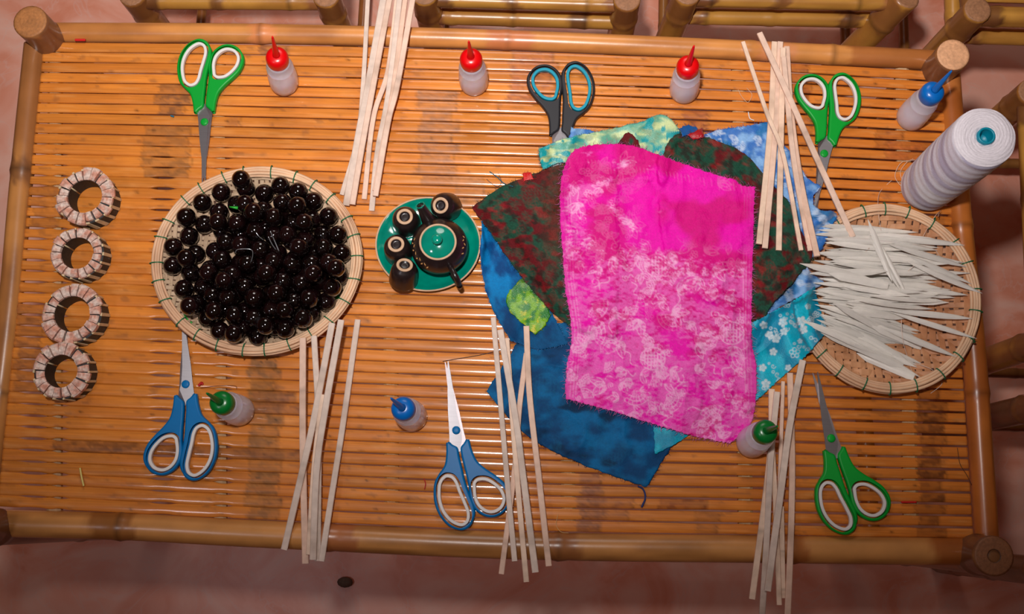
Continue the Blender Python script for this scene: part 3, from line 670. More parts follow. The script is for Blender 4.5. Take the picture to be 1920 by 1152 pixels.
def cup(foot, basepx, label, z=.006):
    b = at(*basepx, z); f = at(*foot, z+.029); ax = f-b; ax /= np.linalg.norm(ax); til = math.acos(ax[2]); b = b+[0, 0, .015*math.sin(til)*.8]
    T = Thing('tea_cup', b, label, 'cup', 'upturned tea cups on the dish')
    T.part('cup_body', lathe([(.0150, .004), (.0158, 0), (.0168, .0002), (.0170, .003), (.0162, .014), (.0150, .022), (.0125, .0268), (.0098, .0285), (.0094, .0295), (.0060, .0292), (.0056, .0272), (.003, .0276), (.0006, .0277)], b, 40, ax), M_dark)
    T.part('foot_ring', lathe([(.0097, .0285), (.0096, .0300), (.0090, .0305), (.0064, .0304), (.0060, .0290)], b, 40, ax, ring=True), M_beige)
    return T
cup((759, 407), (763, 421), 'upturned dark tea cup at the left of the spout')
cup((743, 459), (748, 475), 'upturned dark tea cup at the left edge of the dish')
cup((826, 387), (841, 390), 'upturned dark tea cup right of the spout, leaning left')
cup((760, 496), (757, 528), 'dark tea cup at the front of the dish, tipped to show its side')

# ------------------------------------------------------------------ rings
M_chip = mat('pinkish_shell_chip', (222, 198, 184), 0.8, var=0.3, scale=300, rgb2=(206, 146, 124), bump=.6, bscale=400)
M_char = mat('charred_black_wood', (34, 34, 34), 0.6, var=0.3, scale=200, bump=.4, bscale=400)
M_rib = mat('pale_rib', (214, 190, 150), 0.6, var=0.12, scale=160)
def ring(cx, cy, ro, ri, label, seed):
    rd = random.Random(seed); h = .031; C = at(cx, cy, h); R = ro/1640; r = ri/1640; c0 = C*[1, 1, 0]+[0, 0, ZT]
    T = Thing('wooden_ring', c0, label, 'ring')
    V = []; F = []; n = 60; a = np.arange(n)*2*math.pi/n; rows = [(r, 0), (R*.96, 0), (R*.975, h-.006), (r, h-.004)]
    for q, hh in rows: V.append(np.stack([c0[0]+q*np.cos(a), c0[1]+q*np.sin(a), np.full(n, ZT+hh)], 1))
    for i in range(4):
        j = (i+1) % 4
        for k in range(n): l = (k+1) % n; F.append((i*n+k, i*n+l, j*n+l, j*n+k))
    T.part('core', (np.concatenate(V), F), M_char, edge=40)
    N = 18
    for k in range(N):
        a0 = 2*math.pi*(k+rd.uniform(.02, .12))/N; a1 = 2*math.pi*(k+rd.uniform(.82, .97))/N; rr = R*rd.uniform(.90, 1.07); top = h+rd.uniform(-.003, .0018); m = 5
        V = []
        for q, z in ((r*1.0, h-.005), (rr, h-.0075), (rr*1.0, top-.002), (rr*.95, top-.0004), (r*1.2, top), (r*1.02, top-.0012)):
            for t in np.linspace(a0, a1, m): V.append([c0[0]+q*math.cos(t), c0[1]+q*math.sin(t), ZT+z])
        F = []
        for i in range(6):
            j = (i+1) % 6
            for t in range(m-1): F.append((i*m+t, i*m+t+1, j*m+t+1, j*m+t))
        F.append(tuple(i*m for i in range(6))); F.append(tuple(i*m+m-1 for i in range(6))[::-1])
        T.part('chip', (V, F), M_chip, sm=False)
        a_ = 2*math.pi*k/N+.02; wv = rd.uniform(.03, .07); tw = .10
        V = []
        for z, sh in ((.002, tw), (h-.004, 0)):
            for q, t in ((R*.94, -wv), (R*1.005, -wv), (R*1.005, wv), (R*.94, wv)): V.append([c0[0]+q*math.cos(a_+t+sh), c0[1]+q*math.sin(a_+t+sh), ZT+z])
        T.part('rib', (V, [(0, 1, 2, 3), (7, 6, 5, 4), (0, 4, 5, 1), (1, 5, 6, 2), (2, 6, 7, 3), (3, 7, 4, 0)]), M_rib, sm=False)
    # seam inside
    a_ = math.radians(150); T.part('seam', tube([c0+[r*math.cos(a_), r*math.sin(a_), .002], c0+[r*math.cos(a_), r*math.sin(a_), h-.004]], .0009, 6), M_rib)
    return T
ring(157, 367, 56, 33, 'notched ring of bark chips, topmost of the four at the left', 1)
ring(143, 474, 51, 31, 'notched ring of bark chips, second from the top at the left', 2)
ring(133, 588, 57, 34, 'notched ring of bark chips, third from the top at the left', 3)
ring(112, 696, 54, 31, 'notched ring of bark chips, lowest of the four at the left', 4)

# ------------------------------------------------------------------ thread spool
sbp = at(1733, 353); T = Thing('thread_spool', sbp, 'big white cone of thread with turquoise core beside the shell basket', 'spool')
nz_, ns_ = 110, 64; H_ = .182; zz = np.linspace(0, H_, nz_); a = np.arange(ns_)*2*math.pi/ns_; V = []; C = []
for z in zz:
    t = z/H_; r = .0303+.0024*t+.0008*math.sin(t*math.pi) + .00025*np.sin(z*420+a*2) ; r = r*(1-.10*max(0, (.06-t)/.06)**2)*(1-.05*max(0, (t-.97)/.03)**2)
    V.append(np.stack([sbp[0]+r*np.cos(a), sbp[1]+r*np.sin(a), np.full(ns_, ZT+z)], 1))
    zs = z+.013*np.sin(a+2.2)+.002*np.sin(2*a); band = smooth(-.1, .1, np.sin(zs*2*math.pi/.034+1.5*np.sin(zs*60))-.25)
    fine = 1.0-.10*np.exp(-(((zs*60) % 1-.5)/.05)**2)
    C.append(lerp(lin((236, 238, 248)), lin((178, 172, 200)), band[:, None]*.7)*fine[:, None])
V = np.concatenate(V); C = np.concatenate(C); F = []
for i in range(nz_-1):
    for k in range(ns_): l = (k+1) % ns_; F.append((i*ns_+k, i*ns_+l, (i+1)*ns_+l, (i+1)*ns_+k))
F.append(tuple(range(ns_))[::-1])
M_thr = mat('white_thread', None, 0.55, attr=True, var=.05, scale=400, bump=.3, bscale=900)
T.part('thread_winding', (V, F), M_thr, C)
V = []; C = []; rows = np.linspace(.0325, .0088, 22)
for i, r in enumerate(rows):
    zt = H_ + .0035*math.sin(min(1, (.0325-r)/.010)*math.pi/2) - (.002 if r < .010 else 0)
    V.append(np.stack([sbp[0]+r*np.cos(a)*.985, sbp[1]+r*np.sin(a)*.985, ZT+zt+.0005*np.sin(a*7+i*2)], 1)); C.append(np.tile(lin((226, 218, 224))*(.9+.14*(i % 2)), (ns_, 1))*(.93+.12*vnoise(a*9, a*0+i, 3))[:, None])
F = []
for i in range(len(rows)-1):
    for k in range(ns_): l = (k+1) % ns_; F.append((i*ns_+k, i*ns_+l, (i+1)*ns_+l, (i+1)*ns_+k))
T.part('thread_end', (np.concatenate(V), F), M_thr, np.concatenate(C))
M_core = mat('turquoise_core', (0, 136, 160), .4, var=.03); M_corein = mat('dark_turquoise_inside', (0, 84, 100), .6, var=.03)
tp = sbp+[0, 0, H_-.01]
T.part('core', lathe([(.0090, 0), (.0092, .015), (.0088, .0162), (.0070, .0162), (.0068, .0150), (.0066, -.03), (.001, -.03)], tp, 32), M_core)
M_wthread = mat('loose_white_thread', (226, 196, 176), .6, var=.05)
for P in ([(1715, 300, .02), (1690, 305, .006), (1678, 330, .002), (1690, 350, .008), (1700, 358, .01)], [(1712, 298, .02), (1700, 305, .006), (1688, 325, .002), (1700, 355, .01)],
          [(1672, 338, .001), (1650, 360, .001), (1646, 385, .024), (1648, 408, .024), (1652, 432, .028)], [(1765, 395, .01), (1756, 402, .028), (1744, 420, .024), (1730, 445, .026)], [(1760, 398, .008), (1759, 406, .028), (1762, 396, .01)]):
    T.part('thread_tail', tube(spline([at(x, y, z) for x, y, z in P], 22), .00032, 5), M_wthread)
gput(np.array([sbp+[.033*r*math.cos(a), .033*r*math.sin(a), .18] for r in np.linspace(0, 1, 20) for a in np.linspace(0, 6.28, 80)]), 0)

# ------------------------------------------------------------------ fabrics
class Canvas:
    def __init__(s, x0, y0, x1, y1, k=1.0):
        s.x0, s.y0, s.k = x0, y0, k; s.a = np.zeros((int((y1-y0)/k)+1, int((x1-x0)/k)+1))
    def stroke(s, P, wd=1.0, v=1.0):
        P = np.asarray(P, float)
        for p, q in zip(P[:-1], P[1:]):
            m = wd+1.5; xa, xb = min(p[0], q[0])-m, max(p[0], q[0])+m; ya, yb = min(p[1], q[1])-m, max(p[1], q[1])+m
            i0, i1 = int(max(0, (xa-s.x0)/s.k)), int(min(s.a.shape[1], (xb-s.x0)/s.k+1)); j0, j1 = int(max(0, (ya-s.y0)/s.k)), int(min(s.a.shape[0], (yb-s.y0)/s.k+1))
            if i0 >= i1 or j0 >= j1: continue
            X, Y = np.meshgrid(s.x0+np.arange(i0, i1)*s.k, s.y0+np.arange(j0, j1)*s.k); d = q-p; L = d@d+1e-9
            t = np.clip(((X-p[0])*d[0]+(Y-p[1])*d[1])/L, 0, 1); dist = np.hypot(X-p[0]-t*d[0], Y-p[1]-t*d[1])
            s.a[j0:j1, i0:i1] = np.maximum(s.a[j0:j1, i0:i1], v*np.clip(wd/2+.7-dist, 0, 1))
    def blob(s, x, y, r, v=1.0, sx=1.0): s.stroke([(x-.01, y), (x+.01, y)], r*2, v)
    def circ(s, x, y, r, w=1.0, v=1.0, sx=1.0): a = np.linspace(0, 2*math.pi, 30); s.stroke(np.stack([x+r*sx*np.cos(a), y+r*np.sin(a)], 1), w, v)
    def get(s, X, Y):
        fx = np.clip((X-s.x0)/s.k, 0, s.a.shape[1]-1.001); fy = np.clip((Y-s.y0)/s.k, 0, s.a.shape[0]-1.001); i = fx.astype(int); j = fy.astype(int); fx = fx-i; fy = fy-j
        return lerp(lerp(s.a[j, i], s.a[j, i+1], fx), lerp(s.a[j+1, i], s.a[j+1, i+1], fx), fy)
def leaf(c, x, y, ang, L, w=1.0, v=1.0, fat=.22):
    t = np.linspace(0, 1, 10); s_ = np.sin(t*math.pi)*fat*L; ca, sa = math.cos(ang), math.sin(ang)
    for sg in (1, -1): c.stroke(np.stack([x+ca*t*L-sa*s_*sg, y+sa*t*L+ca*s_*sg], 1), w, v)
    c.stroke([(x, y), (x+ca*L*.9, y+sa*L*.9)], w*.9, v*.8)
def spray(c, x, y, ang, L, n=6, spread=1.9, w=1.0, v=1.0):
    for k in range(n): leaf(c, x, y, ang+(k/(n-1)-.5)*spread, L*(.7+.3*math.sin(k*2.1+x)), w, v)
def medallion(c, x, y, r, v=1.0, sx=1.1):
    c.circ(x, y, r, 1.6, v, sx)
    for k in (-.66, -.4, -.13, .13, .4, .66):
        hh = r*math.sqrt(1-k*k)*.82; xx = x+k*r*sx
        if abs(k) < .2: c.stroke([(xx, y-hh), (xx, y-hh*.2)], 1.6, v); c.stroke([(xx, y+hh*.1), (xx, y+hh)], 1.6, v)
        else: c.stroke([(xx, y-hh), (xx, y+hh)], 1.6, v)
    for k in (-.3, 0, .3, .6): c.stroke([(x-.35*r*sx, y+k*r), (x+.35*r*sx, y+k*r)], 1.5, v)
    for q in (-1, 1): c.stroke([(x+q*.95*r*sx, y), (x+q*.45*r*sx, y-.45*r)], 1.5, v); c.stroke([(x+q*.95*r*sx, y), (x+q*.45*r*sx, y+.45*r)], 1.5, v)
def curl(c, x, y, r, a0, turns=1.3, w=1.0, v=1.0, sg=1):
    t = np.linspace(0, 1, 24); a = a0+sg*t*turns*2*math.pi; rr = r*(1-t*.85); c.stroke(np.stack([x+rr*np.cos(a), y+rr*np.sin(a)], 1), w, v)
def flower(c, x, y, r, w=1.0, v=1.0, fill=False):
    for k in range(5):
        a = k*2*math.pi/5+x; q = (x+r*math.cos(a), y+r*math.sin(a))
        if fill: c.blob(*q, r*.55, v)
        else: c.circ(*q, r*.55, w, v)
    if fill: c.blob(x, y, r*.4, v*.8)
def fan(c, x, y, r, a0, w=1.0, v=1.0):
    for q in (1, .75, .5): a = np.linspace(a0-.9, a0+.9, 12); c.stroke(np.stack([x+r*q*np.cos(a), y+r*q*np.sin(a)], 1), w, v)
    for k in np.linspace(-.9, .9, 7): c.stroke([(x, y), (x+r*math.cos(a0+k), y+r*math.sin(a0+k))], w*.8, v*.8)
def scatter(c, x0, y0, x1, y1, n, seed, v=1.0, size=1.0, cond=None):
    rd = random.Random(seed)
    for _ in range(n):
        x, y = rd.uniform(x0, x1), rd.uniform(y0, y1)
        if cond and not cond(x, y): continue
        k = rd.random(); a = rd.uniform(0, 6.28)
        if k < .3: spray(c, x, y, a, 24*size, rd.choice((4, 5, 6)), 1.6, 1.0, v)
        elif k < .5: curl(c, x, y, rd.uniform(5, 11)*size, a, 1.4, 1.0, v, rd.choice((-1, 1)))
        elif k < .65: flower(c, x, y, 5*size, 1.0, v)
        elif k < .8: fan(c, x, y, 18*size, a, 1.0, v)
        else:
            t = np.linspace(0, 1, 14); L = rd.uniform(20, 46)*size; c.stroke(np.stack([x+t*L*math.cos(a)+5*np.sin(t*7)*math.sin(a), y+t*L*math.sin(a)-5*np.sin(t*7)*math.cos(a)], 1), 1.2, v)

def coons(top, bottom, left, right, step):
    L = lambda P: np.linalg.norm(np.diff(np.asarray(P, float), axis=0), axis=1).sum()
    nu = int(max(L(top), L(bottom))/step)+2; nv = int(max(L(left), L(right))/step)+2
    def rs(P, n): P = np.asarray(P, float); Q = resample(spline(P, 40) if len(P) > 2 else P, n); return Q
    T_, B_, L_, R_ = rs(top, nu), rs(bottom, nu), rs(left, nv), rs(right, nv); u = np.linspace(0, 1, nu)[None, :, None]; v = np.linspace(0, 1, nv)[:, None, None]
    S = (1-v)*T_[None]+v*B_[None]+(1-u)*L_[:, None]+u*R_[:, None] - ((1-u)*(1-v)*T_[0]+u*(1-v)*T_[-1]+(1-u)*v*B_[0]+u*v*B_[-1])
    return S
def fabric(name, top, bottom, left, right, colour, m, label, cat='fabric', step=3.0, wr=1.0, seed=0, fringe=('top', 'bottom', 'left', 'right'), fcol=None, flen=6.0, fden=1.0, sk=7, base=0.0010, thick=0.0007, jag=1.0):
    S = coons(top, bottom, left, right, step); nv, nu = S.shape[:2]; X, Y = S[..., 0].copy(), S[..., 1].copy()
    # uneven, frayed edge
    for sl in ((0, slice(None)), (-1, slice(None)), (slice(None), 0), (slice(None), -1)):
        k = X[sl].size; X[sl] += (vnoise(np.arange(k)*.5, np.zeros(k), seed+3)-.5)*2.6*jag; Y[sl] += (vnoise(np.arange(k)*.5, np.zeros(k), seed+9)-.5)*2.6*jag
    A = gsmooth(sk); i, j = gi(X, Y); Hh = A[i, j]; x2, y2 = X, Y
    for _ in range(3):
        Pw = at(X, Y, Hh); Pw[..., 2] = ZT; x2, y2 = px_of(Pw); Hh = Hh*.3+.7*A[gi(x2, y2)]
    for _ in range(2):
        P = np.pad(Hh, 1, mode='edge'); Hs = (P[:-2, 1:-1]+P[2:, 1:-1]+P[1:-1, :-2]+P[1:-1, 2:]+P[1:-1, 1:-1])/5; Hh = Hs
    Hh = np.maximum(np.maximum(Hh, 0), gget(x2, y2)+.0006)
    rid = 1-abs(2*fbm(X/70+seed, Y/90, seed+1, 3)-1); Hh = Hh+base+wr*(0.0055*rid**3+0.0022*fbm(X/28, Y/34+seed, seed+2, 3))
    Wd = at(X, Y, Hh)
    n = nu*nv; T0 = Wd.reshape(-1, 3); Bt = T0-[0, 0, thick]; F = []
    for a in range(nv-1):
        for b in range(nu-1):
            p = a*nu+b; F.append((p, p+nu, p+nu+1, p+1)); F.append((n+p, n+p+1, n+p+nu+1, n+p+nu))
    def rim(idx):
        for p, q in zip(idx[:-1], idx[1:]): F.append((p, q, n+q, n+p))
    rim([b for b in range(nu)]); rim([a*nu+nu-1 for a in range(nv)]); rim([(nv-1)*nu+b for b in range(nu-1, -1, -1)]); rim([a*nu for a in range(nv-1, -1, -1)])
    C = colour(X.ravel(), Y.ravel()); C = np.clip(C, 0, 1)
    gput(T0, 1)
    c0 = T0.mean(0)*[1, 1, 0]+[0, 0, ZT]
    th = Thing(name, c0, label, cat); th.part('cloth', (np.concatenate([T0, Bt]), F), m, np.concatenate([C, C*.8]))
    gs = []; rd = random.Random(seed)
    sides = {'top': [(b, (-1, 0)) for b in range(nu)], 'bottom': [((nv-1)*nu+b, (1, 0)) for b in range(nu)], 'left': [(a*nu, (0, -1)) for a in range(nv)], 'right': [(a*nu+nu-1, (0, 1)) for a in range(nv)]}
    for s_ in fringe:
        for p, (dv, du) in sides[s_]:
            a, b = divmod(p, nu); q = min(max(a-dv, 0), nv-1)*nu+min(max(b-du, 0), nu-1); d = T0[p]-T0[q]; d[2] = 0; d /= np.linalg.norm(d)+1e-9
            for _ in range(int(step*fden*.5+rd.random())):
                L = rd.uniform(.3, 1)**2*flen/1600; t = np.array([-d[1], d[0], 0]); e = d*L+t*rd.uniform(-.7, .7)*L; off = t*rd.uniform(-step/2, step/2)/1600
                st = T0[p]+off-d*.0006; zz = rd.uniform(-.3, .6)*L; m2 = st+e*.5+np.array([0, 0, zz*.6]); e2 = st+e+t*rd.uniform(-.4, .4)*L+np.array([0, 0, zz]); e2[2] = max(e2[2], ZT+.0004); m2[2] = max(m2[2], ZT+.0004)
                r = rd.uniform(.00012, .00024); gs.append(tube([st, m2, e2], [r, r, r*.5], 3))
    if gs:
        V, F = join(gs); fc = np.tile(lin(fcol), (len(V), 1)) if fcol is not None else np.tile(C.mean(0), (len(V), 1))
        th.part('frayed_edge', (V, F), m, fc*RNG.uniform(.8, 1.1, (len(V)//9, 1)).repeat(9, 0)[:len(V)], kind='stuff')
    return th
def mcloth(name, rough=.5, sheen=.3, spec=.4, var=.10, bump=.5): return mat(name, None, rough, attr=True, var=var, scale=420, bump=bump, bscale=900, **{'Sheen Weight': sheen*.4, 'Sheen Roughness': .4, 'Specular IOR Level': spec})
M_teal = mcloth('dark_teal_brocade', .65, .0, .2); M_broc = mcloth('woven_brocade', .7, .15, .2, .2); M_satin = mcloth('satin', .35, .3, .6, .08)
M_lb = mcloth('light_blue_brocade', .5, .3); M_turqc = mcloth('turquoise_floral', .45, .2); M_pink = mcloth('pink_damask', .6, .1, .2, .06)

cv_t = Canvas(880, 560, 1340, 940); medallion(cv_t, 1022, 725, 24); medallion(cv_t, 1150, 850, 22); scatter(cv_t, 900, 600, 1320, 930, 90, 5)
def c_teal(X, Y):
    k = fbm(X/40, Y/26, 81, 4); c = lerp(lin((0, 64, 112)), lin((0, 102, 158)), smooth(.35, .7, k)[:, None]); c = lerp(c, lin((0, 34, 64)), smooth(.6, .72, fbm(X/60+3, Y/30, 83, 3))[:, None]*.8)
    return lerp(c, lin((10, 106, 148)), (cv_t.get(X, Y)*.28)[:, None])
fabric('teal_fabric', [(985, 610), (1140, 600), (1300, 600)], [(912, 733), (950, 780), (1000, 826), (1080, 866), (1150, 893), (1212, 914)], [(985, 610), (955, 668), (912, 733)], [(1300, 600), (1310, 760), (1258, 840), (1212, 914)], c_teal, M_teal,
       'dark teal brocade spread under the pink cloth, lowest in the pile', seed=1, fcol=(20, 40, 90), fringe=('right', 'bottom'), fden=.7, wr=.6)
def c_blue(X, Y):
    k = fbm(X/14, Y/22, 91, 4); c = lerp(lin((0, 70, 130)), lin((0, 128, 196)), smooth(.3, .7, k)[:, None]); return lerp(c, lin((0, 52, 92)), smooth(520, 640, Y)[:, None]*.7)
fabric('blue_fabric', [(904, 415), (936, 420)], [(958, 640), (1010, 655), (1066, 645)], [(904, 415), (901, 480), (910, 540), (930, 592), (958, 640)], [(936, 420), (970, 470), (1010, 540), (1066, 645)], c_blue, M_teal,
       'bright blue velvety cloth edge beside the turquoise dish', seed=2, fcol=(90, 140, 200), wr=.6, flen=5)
def c_gs(X, Y):
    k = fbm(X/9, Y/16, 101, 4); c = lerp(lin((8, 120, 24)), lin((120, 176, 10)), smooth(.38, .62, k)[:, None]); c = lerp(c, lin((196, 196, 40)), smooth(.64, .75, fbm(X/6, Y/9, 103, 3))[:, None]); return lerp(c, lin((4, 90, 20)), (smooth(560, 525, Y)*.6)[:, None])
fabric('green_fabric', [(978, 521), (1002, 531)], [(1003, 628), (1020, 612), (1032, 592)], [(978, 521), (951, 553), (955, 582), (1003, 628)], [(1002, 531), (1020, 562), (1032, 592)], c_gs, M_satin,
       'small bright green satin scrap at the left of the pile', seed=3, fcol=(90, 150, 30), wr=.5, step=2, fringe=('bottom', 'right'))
cv_l = Canvas(1040, 210, 1600, 640); scatter(cv_l, 1050, 220, 1590, 630, 330, 15, size=.7)
def c_lb(X, Y):
    k = fbm(X/16, Y/16, 111, 4); c = lerp(lin((40, 108, 188)), lin((128, 176, 226)), smooth(.35, .65, k)[:, None]); c = lerp(c, lin((0, 110, 170)), smooth(.60, .7, fbm(X/40+2, Y/34, 113, 2))[:, None]*.8)
    return lerp(c, lin((206, 222, 240)), (np.clip(cv_l.get(X, Y)*1.0, 0, 1)*.75)[:, None])
fabric('pale_blue_fabric', [(1072, 240), (1100, 243), (1136, 252)], [(1062, 275), (1130, 285)], [(1072, 240), (1062, 275)], [(1136, 252), (1130, 285)], c_lb, M_lb, 'pale blue cloth edge peeking above the mint brocade', seed=4, fcol=(150, 180, 220), fringe=('top', 'right'), wr=.4)
fabric('blue_brocade', [(1300, 262), (1345, 244), (1400, 236), (1445, 227)], [(1350, 640), (1425, 600), (1470, 572), (1547, 531)], [(1300, 262), (1320, 450), (1350, 640)],
       [(1445, 227), (1462, 262), (1490, 295), (1515, 335), (1540, 350), (1524, 368), (1532, 392), (1569, 400), (1556, 432), (1542, 466), (1520, 486), (1516, 506), (1547, 531)], c_lb, M_lb, 'light blue brocade with white scrolls behind the stick bundle', seed=5, fcol=(90, 110, 190), fringe=('top', 'right'), wr=1.0, sk=4)
def c_mint(X, Y):
    k = fbm(X/30, Y/12, 121, 4); c = lerp(lin((104, 176, 150)), lin((206, 222, 160)), smooth(.42, .66, k)[:, None]); c = lerp(c, lin((120, 150, 110)), smooth(.6, .72, fbm(X/24, Y/20+5, 127, 3))[:, None]*.7)
    t = smooth(.60, .63, fbm(X/13+1.3, Y/12, 123, 2)); t = np.maximum(t, smooth(.57, .6, fbm(X/12, Y/10, 125, 2))*smooth(1070, 1030, X)); t = t*(1-smooth(1075, 1110, X)*smooth(1190, 1165, X)); return lerp(c, lin((0, 156, 160)), t[:, None])
fabric('mint_brocade', [(1010, 279), (1060, 260), (1130, 245), (1200, 229), (1243, 215), (1278, 246)], [(1018, 318), (1060, 306), (1150, 330), (1238, 335)], [(1010, 279), (1012, 300), (1018, 318)], [(1278, 246), (1262, 268), (1246, 298), (1238, 335)], c_mint, M_satin,
       'mint green brocade with turquoise flowers and gold sheen, above the pink cloth', seed=6, fcol=(0, 120, 130), wr=1.0)
cv_m = Canvas(870, 230, 1540, 660); scatter(cv_m, 880, 240, 1530, 650, 330, 25, size=.9); medallion(cv_m, 1000, 365, 20); medallion(cv_m, 1432, 505, 20)
def c_mar(X, Y, kk=.52):
    f = fbm(X/30, Y/24, 131, 4); c = lerp(lin((22, 70, 52)), lin((96, 10, 18)), smooth(kk-.06, kk+.06, f)[:, None]); c = lerp(c, lin((34, 26, 20)), smooth(.52, .66, fbm(X/10, Y/9, 133, 4))[:, None]*.8)
    s = cv_m.get(X, Y); alt = np.where((f > kk)[:, None], lin((34, 82, 62)), lin((110, 36, 32))); c = lerp(c, alt, (s*.5)[:, None]); c = lerp(c, lin((150, 12, 26)), (smooth(.58, .74, fbm(X/20+9, Y/14, 135, 5)))[:, None]*.6); return c*(.85+.3*vnoise(X/1.6, Y/1.6, 9))[:, None]
fabric('green_maroon_brocade', [(1240, 300), (1256, 262), (1290, 249), (1345, 264), (1402, 292), (1430, 332)], [(1300, 650), (1360, 648), (1418, 640)], [(1240, 300), (1250, 450), (1300, 650)], [(1430, 332), (1478, 378), (1500, 428), (1523, 478), (1490, 525), (1442, 580), (1418, 640)],
       lambda X, Y: c_mar(X, Y, .60), M_broc, 'dark green brocade with maroon pattern at right of the pink cloth', seed=7, fcol=(50, 60, 50), wr=.8)
fabric('maroon_brocade', [(885, 389), (930, 356), (975, 336), (1020, 319), (1060, 307), (1150, 300)], [(1068, 612), (1150, 625)], [(885, 389), (915, 430), (950, 482), (986, 530), (1030, 580), (1068, 612)], [(1150, 300), (1152, 460), (1150, 625)],
       lambda X, Y: lerp(c_mar(X, Y, .47), lin((92, 62, 46)), smooth(1000, 1045, X)[:, None]*smooth(560, 440, Y)[:, None]*.4), M_broc, 'maroon and green brocade corner left of the pink cloth', seed=8, fcol=(30, 70, 60), wr=.6)
fabric('maroon_scrap', [(1158, 270), (1176, 248), (1196, 262)], [(1160, 300), (1206, 296)], [(1158, 270), (1160, 300)], [(1196, 262), (1206, 296)], lambda X, Y: c_mar(X, Y, .3), M_broc, 'small maroon peak rising over the top of the pink cloth', seed=9, step=2, fcol=(90, 20, 30), wr=.3, fringe=())
solid = lambda rgb: (lambda X, Y: lin(rgb)*(.8+.4*fbm(X/5, Y/4, 3, 3))[:, None])
fabric('blue_scrap', [(1274, 240), (1290, 234), (1308, 240)], [(1280, 254), (1314, 252)], [(1274, 240), (1280, 254)], [(1308, 240), (1314, 252)], solid((0, 96, 170)), M_satin, 'tiny blue cloth scrap between mint and light blue brocade', seed=10, step=2, fcol=(20, 60, 140), wr=.3, flen=14)
fabric('red_scrap', [(1290, 252), (1318, 240)], [(1300, 262), (1321, 258)], [(1290, 252), (1300, 262)], [(1318, 240), (1321, 258)], solid((176, 10, 24)), M_satin, 'tiny red cloth scrap above the dark green brocade', seed=11, step=2, fcol=(120, 20, 40), wr=.3, flen=12)
fabric('red_scrap', [(980, 325), (995, 323)], [(982, 340), (1000, 336)], [(980, 325), (982, 340)], [(995, 323), (1000, 336)], solid((206, 14, 16)), M_satin, 'tiny bright red scrap left at the top edge of the maroon brocade', seed=12, step=2, fcol=(190, 20, 20), wr=.3)
cv_q = Canvas(1220, 520, 1570, 860)
rd = random.Random(4)
for x, y, r in ((1468, 605, 7), (1470, 622, 6), (1455, 635, 7), (1443, 628, 6), (1503, 603, 8), (1506, 618, 7), (1520, 600, 5), (1490, 662, 8), (1545, 612, 6), (1478, 690, 5), (1436, 720, 7), (1450, 660, 6), (1500, 640, 4), (1430, 690, 6), (1432, 610, 6), (1462, 715, 5), (1515, 575, 4), (1530, 590, 5), (1475, 570, 6)):
    flower(cv_q, x, y, r*.8, fill=rd.random() < .7)
for _ in range(26): x, y = rd.uniform(1420, 1550), rd.uniform(560, 740); cv_q.circ(x, y, rd.uniform(1.5, 3), 1.0); curl(cv_q, x+8, y+5, 5, rd.uniform(0, 6), 1)
def c_tq(X, Y):
    k = fbm(X/26, Y/40, 141, 3); c = lerp(lin((0, 140, 176)), lin((0, 186, 212)), smooth(.35, .65, k)[:, None]); return lerp(c, lin((214, 226, 230)), (cv_q.get(X, Y)*.9)[:, None])
fabric('turquoise_fabric', [(1400, 610), (1440, 590), (1490, 562), (1528, 538)], [(1400, 768), (1455, 718), (1510, 668), (1552, 621)], [(1400, 610), (1400, 768)], [(1528, 538), (1538, 580), (1552, 621)], c_tq, M_turqc,
       'turquoise cloth with small white blossoms, its tip over the basket rim', seed=13, fcol=(0, 130, 160), step=1.8, wr=.7, fringe=(), sk=4)
fabric('turquoise_fabric', [(1225, 800), (1292, 812)], [(1228, 852), (1262, 836), (1290, 818)], [(1225, 800), (1228, 852)], [(1292, 812), (1290, 818)], c_tq, M_turqc, 'turquoise cloth corner under the lower edge of the pink cloth', seed=14, step=2, wr=.3, fringe=())
# pink damask
cv = Canvas(1040, 255, 1430, 845)
for x, y in ((1232, 498), (1224, 673), (1372, 625)): medallion(cv, x, y, 21)
for x, y, a in ((1320, 470, -.3), (1340, 500, .8), (1300, 455, 3.0), (1310, 520, 2.0), (1150, 480, 1.2), (1130, 470, 2.4), (1180, 420, .6), (1305, 645, .3), (1310, 650, -.9), (1135, 720, 2.6), (1160, 640, 1.5), (1260, 585, .2), (1165, 310, -.4), (1345, 342, 0), (1085, 380, 1.6), (1390, 745, 2), (1245, 780, 5), (1200, 600, 2), (1100, 650, 3.6)): spray(cv, x, y, a, 34, 6, 1.7)
for x, y, a in ((1200, 545, .9), (1262, 590, 2.2), (1395, 670, 2.4), (1192, 730, 1.5), (1250, 745, 1.0), (1110, 570, .6), (1385, 490, 2.2), (1340, 790, 4.5), (1105, 625, 0)): fan(cv, x, y, 30, a)
scatter(cv, 1045, 440, 1420, 835, 210, 31, v=.9); scatter(cv, 1050, 300, 1200, 470, 60, 32, v=.8)
for x in range(1060, 1420, 7): cv.stroke([(x, 292+(x-1060)*.16), (x+2, 300+(x-1060)*.16+rd.uniform(0, 14))], 1.3, rd.uniform(0, .6))
for off in (6, 12, 17): cv.stroke([(1413-off, 365), (1410-off, 600), (1416-off, 760)], 1.0, .6); cv.stroke([(1052+off, 350), (1058+off, 520), (1072+off, 620), (1062+off, 745)], 1.0, .5)
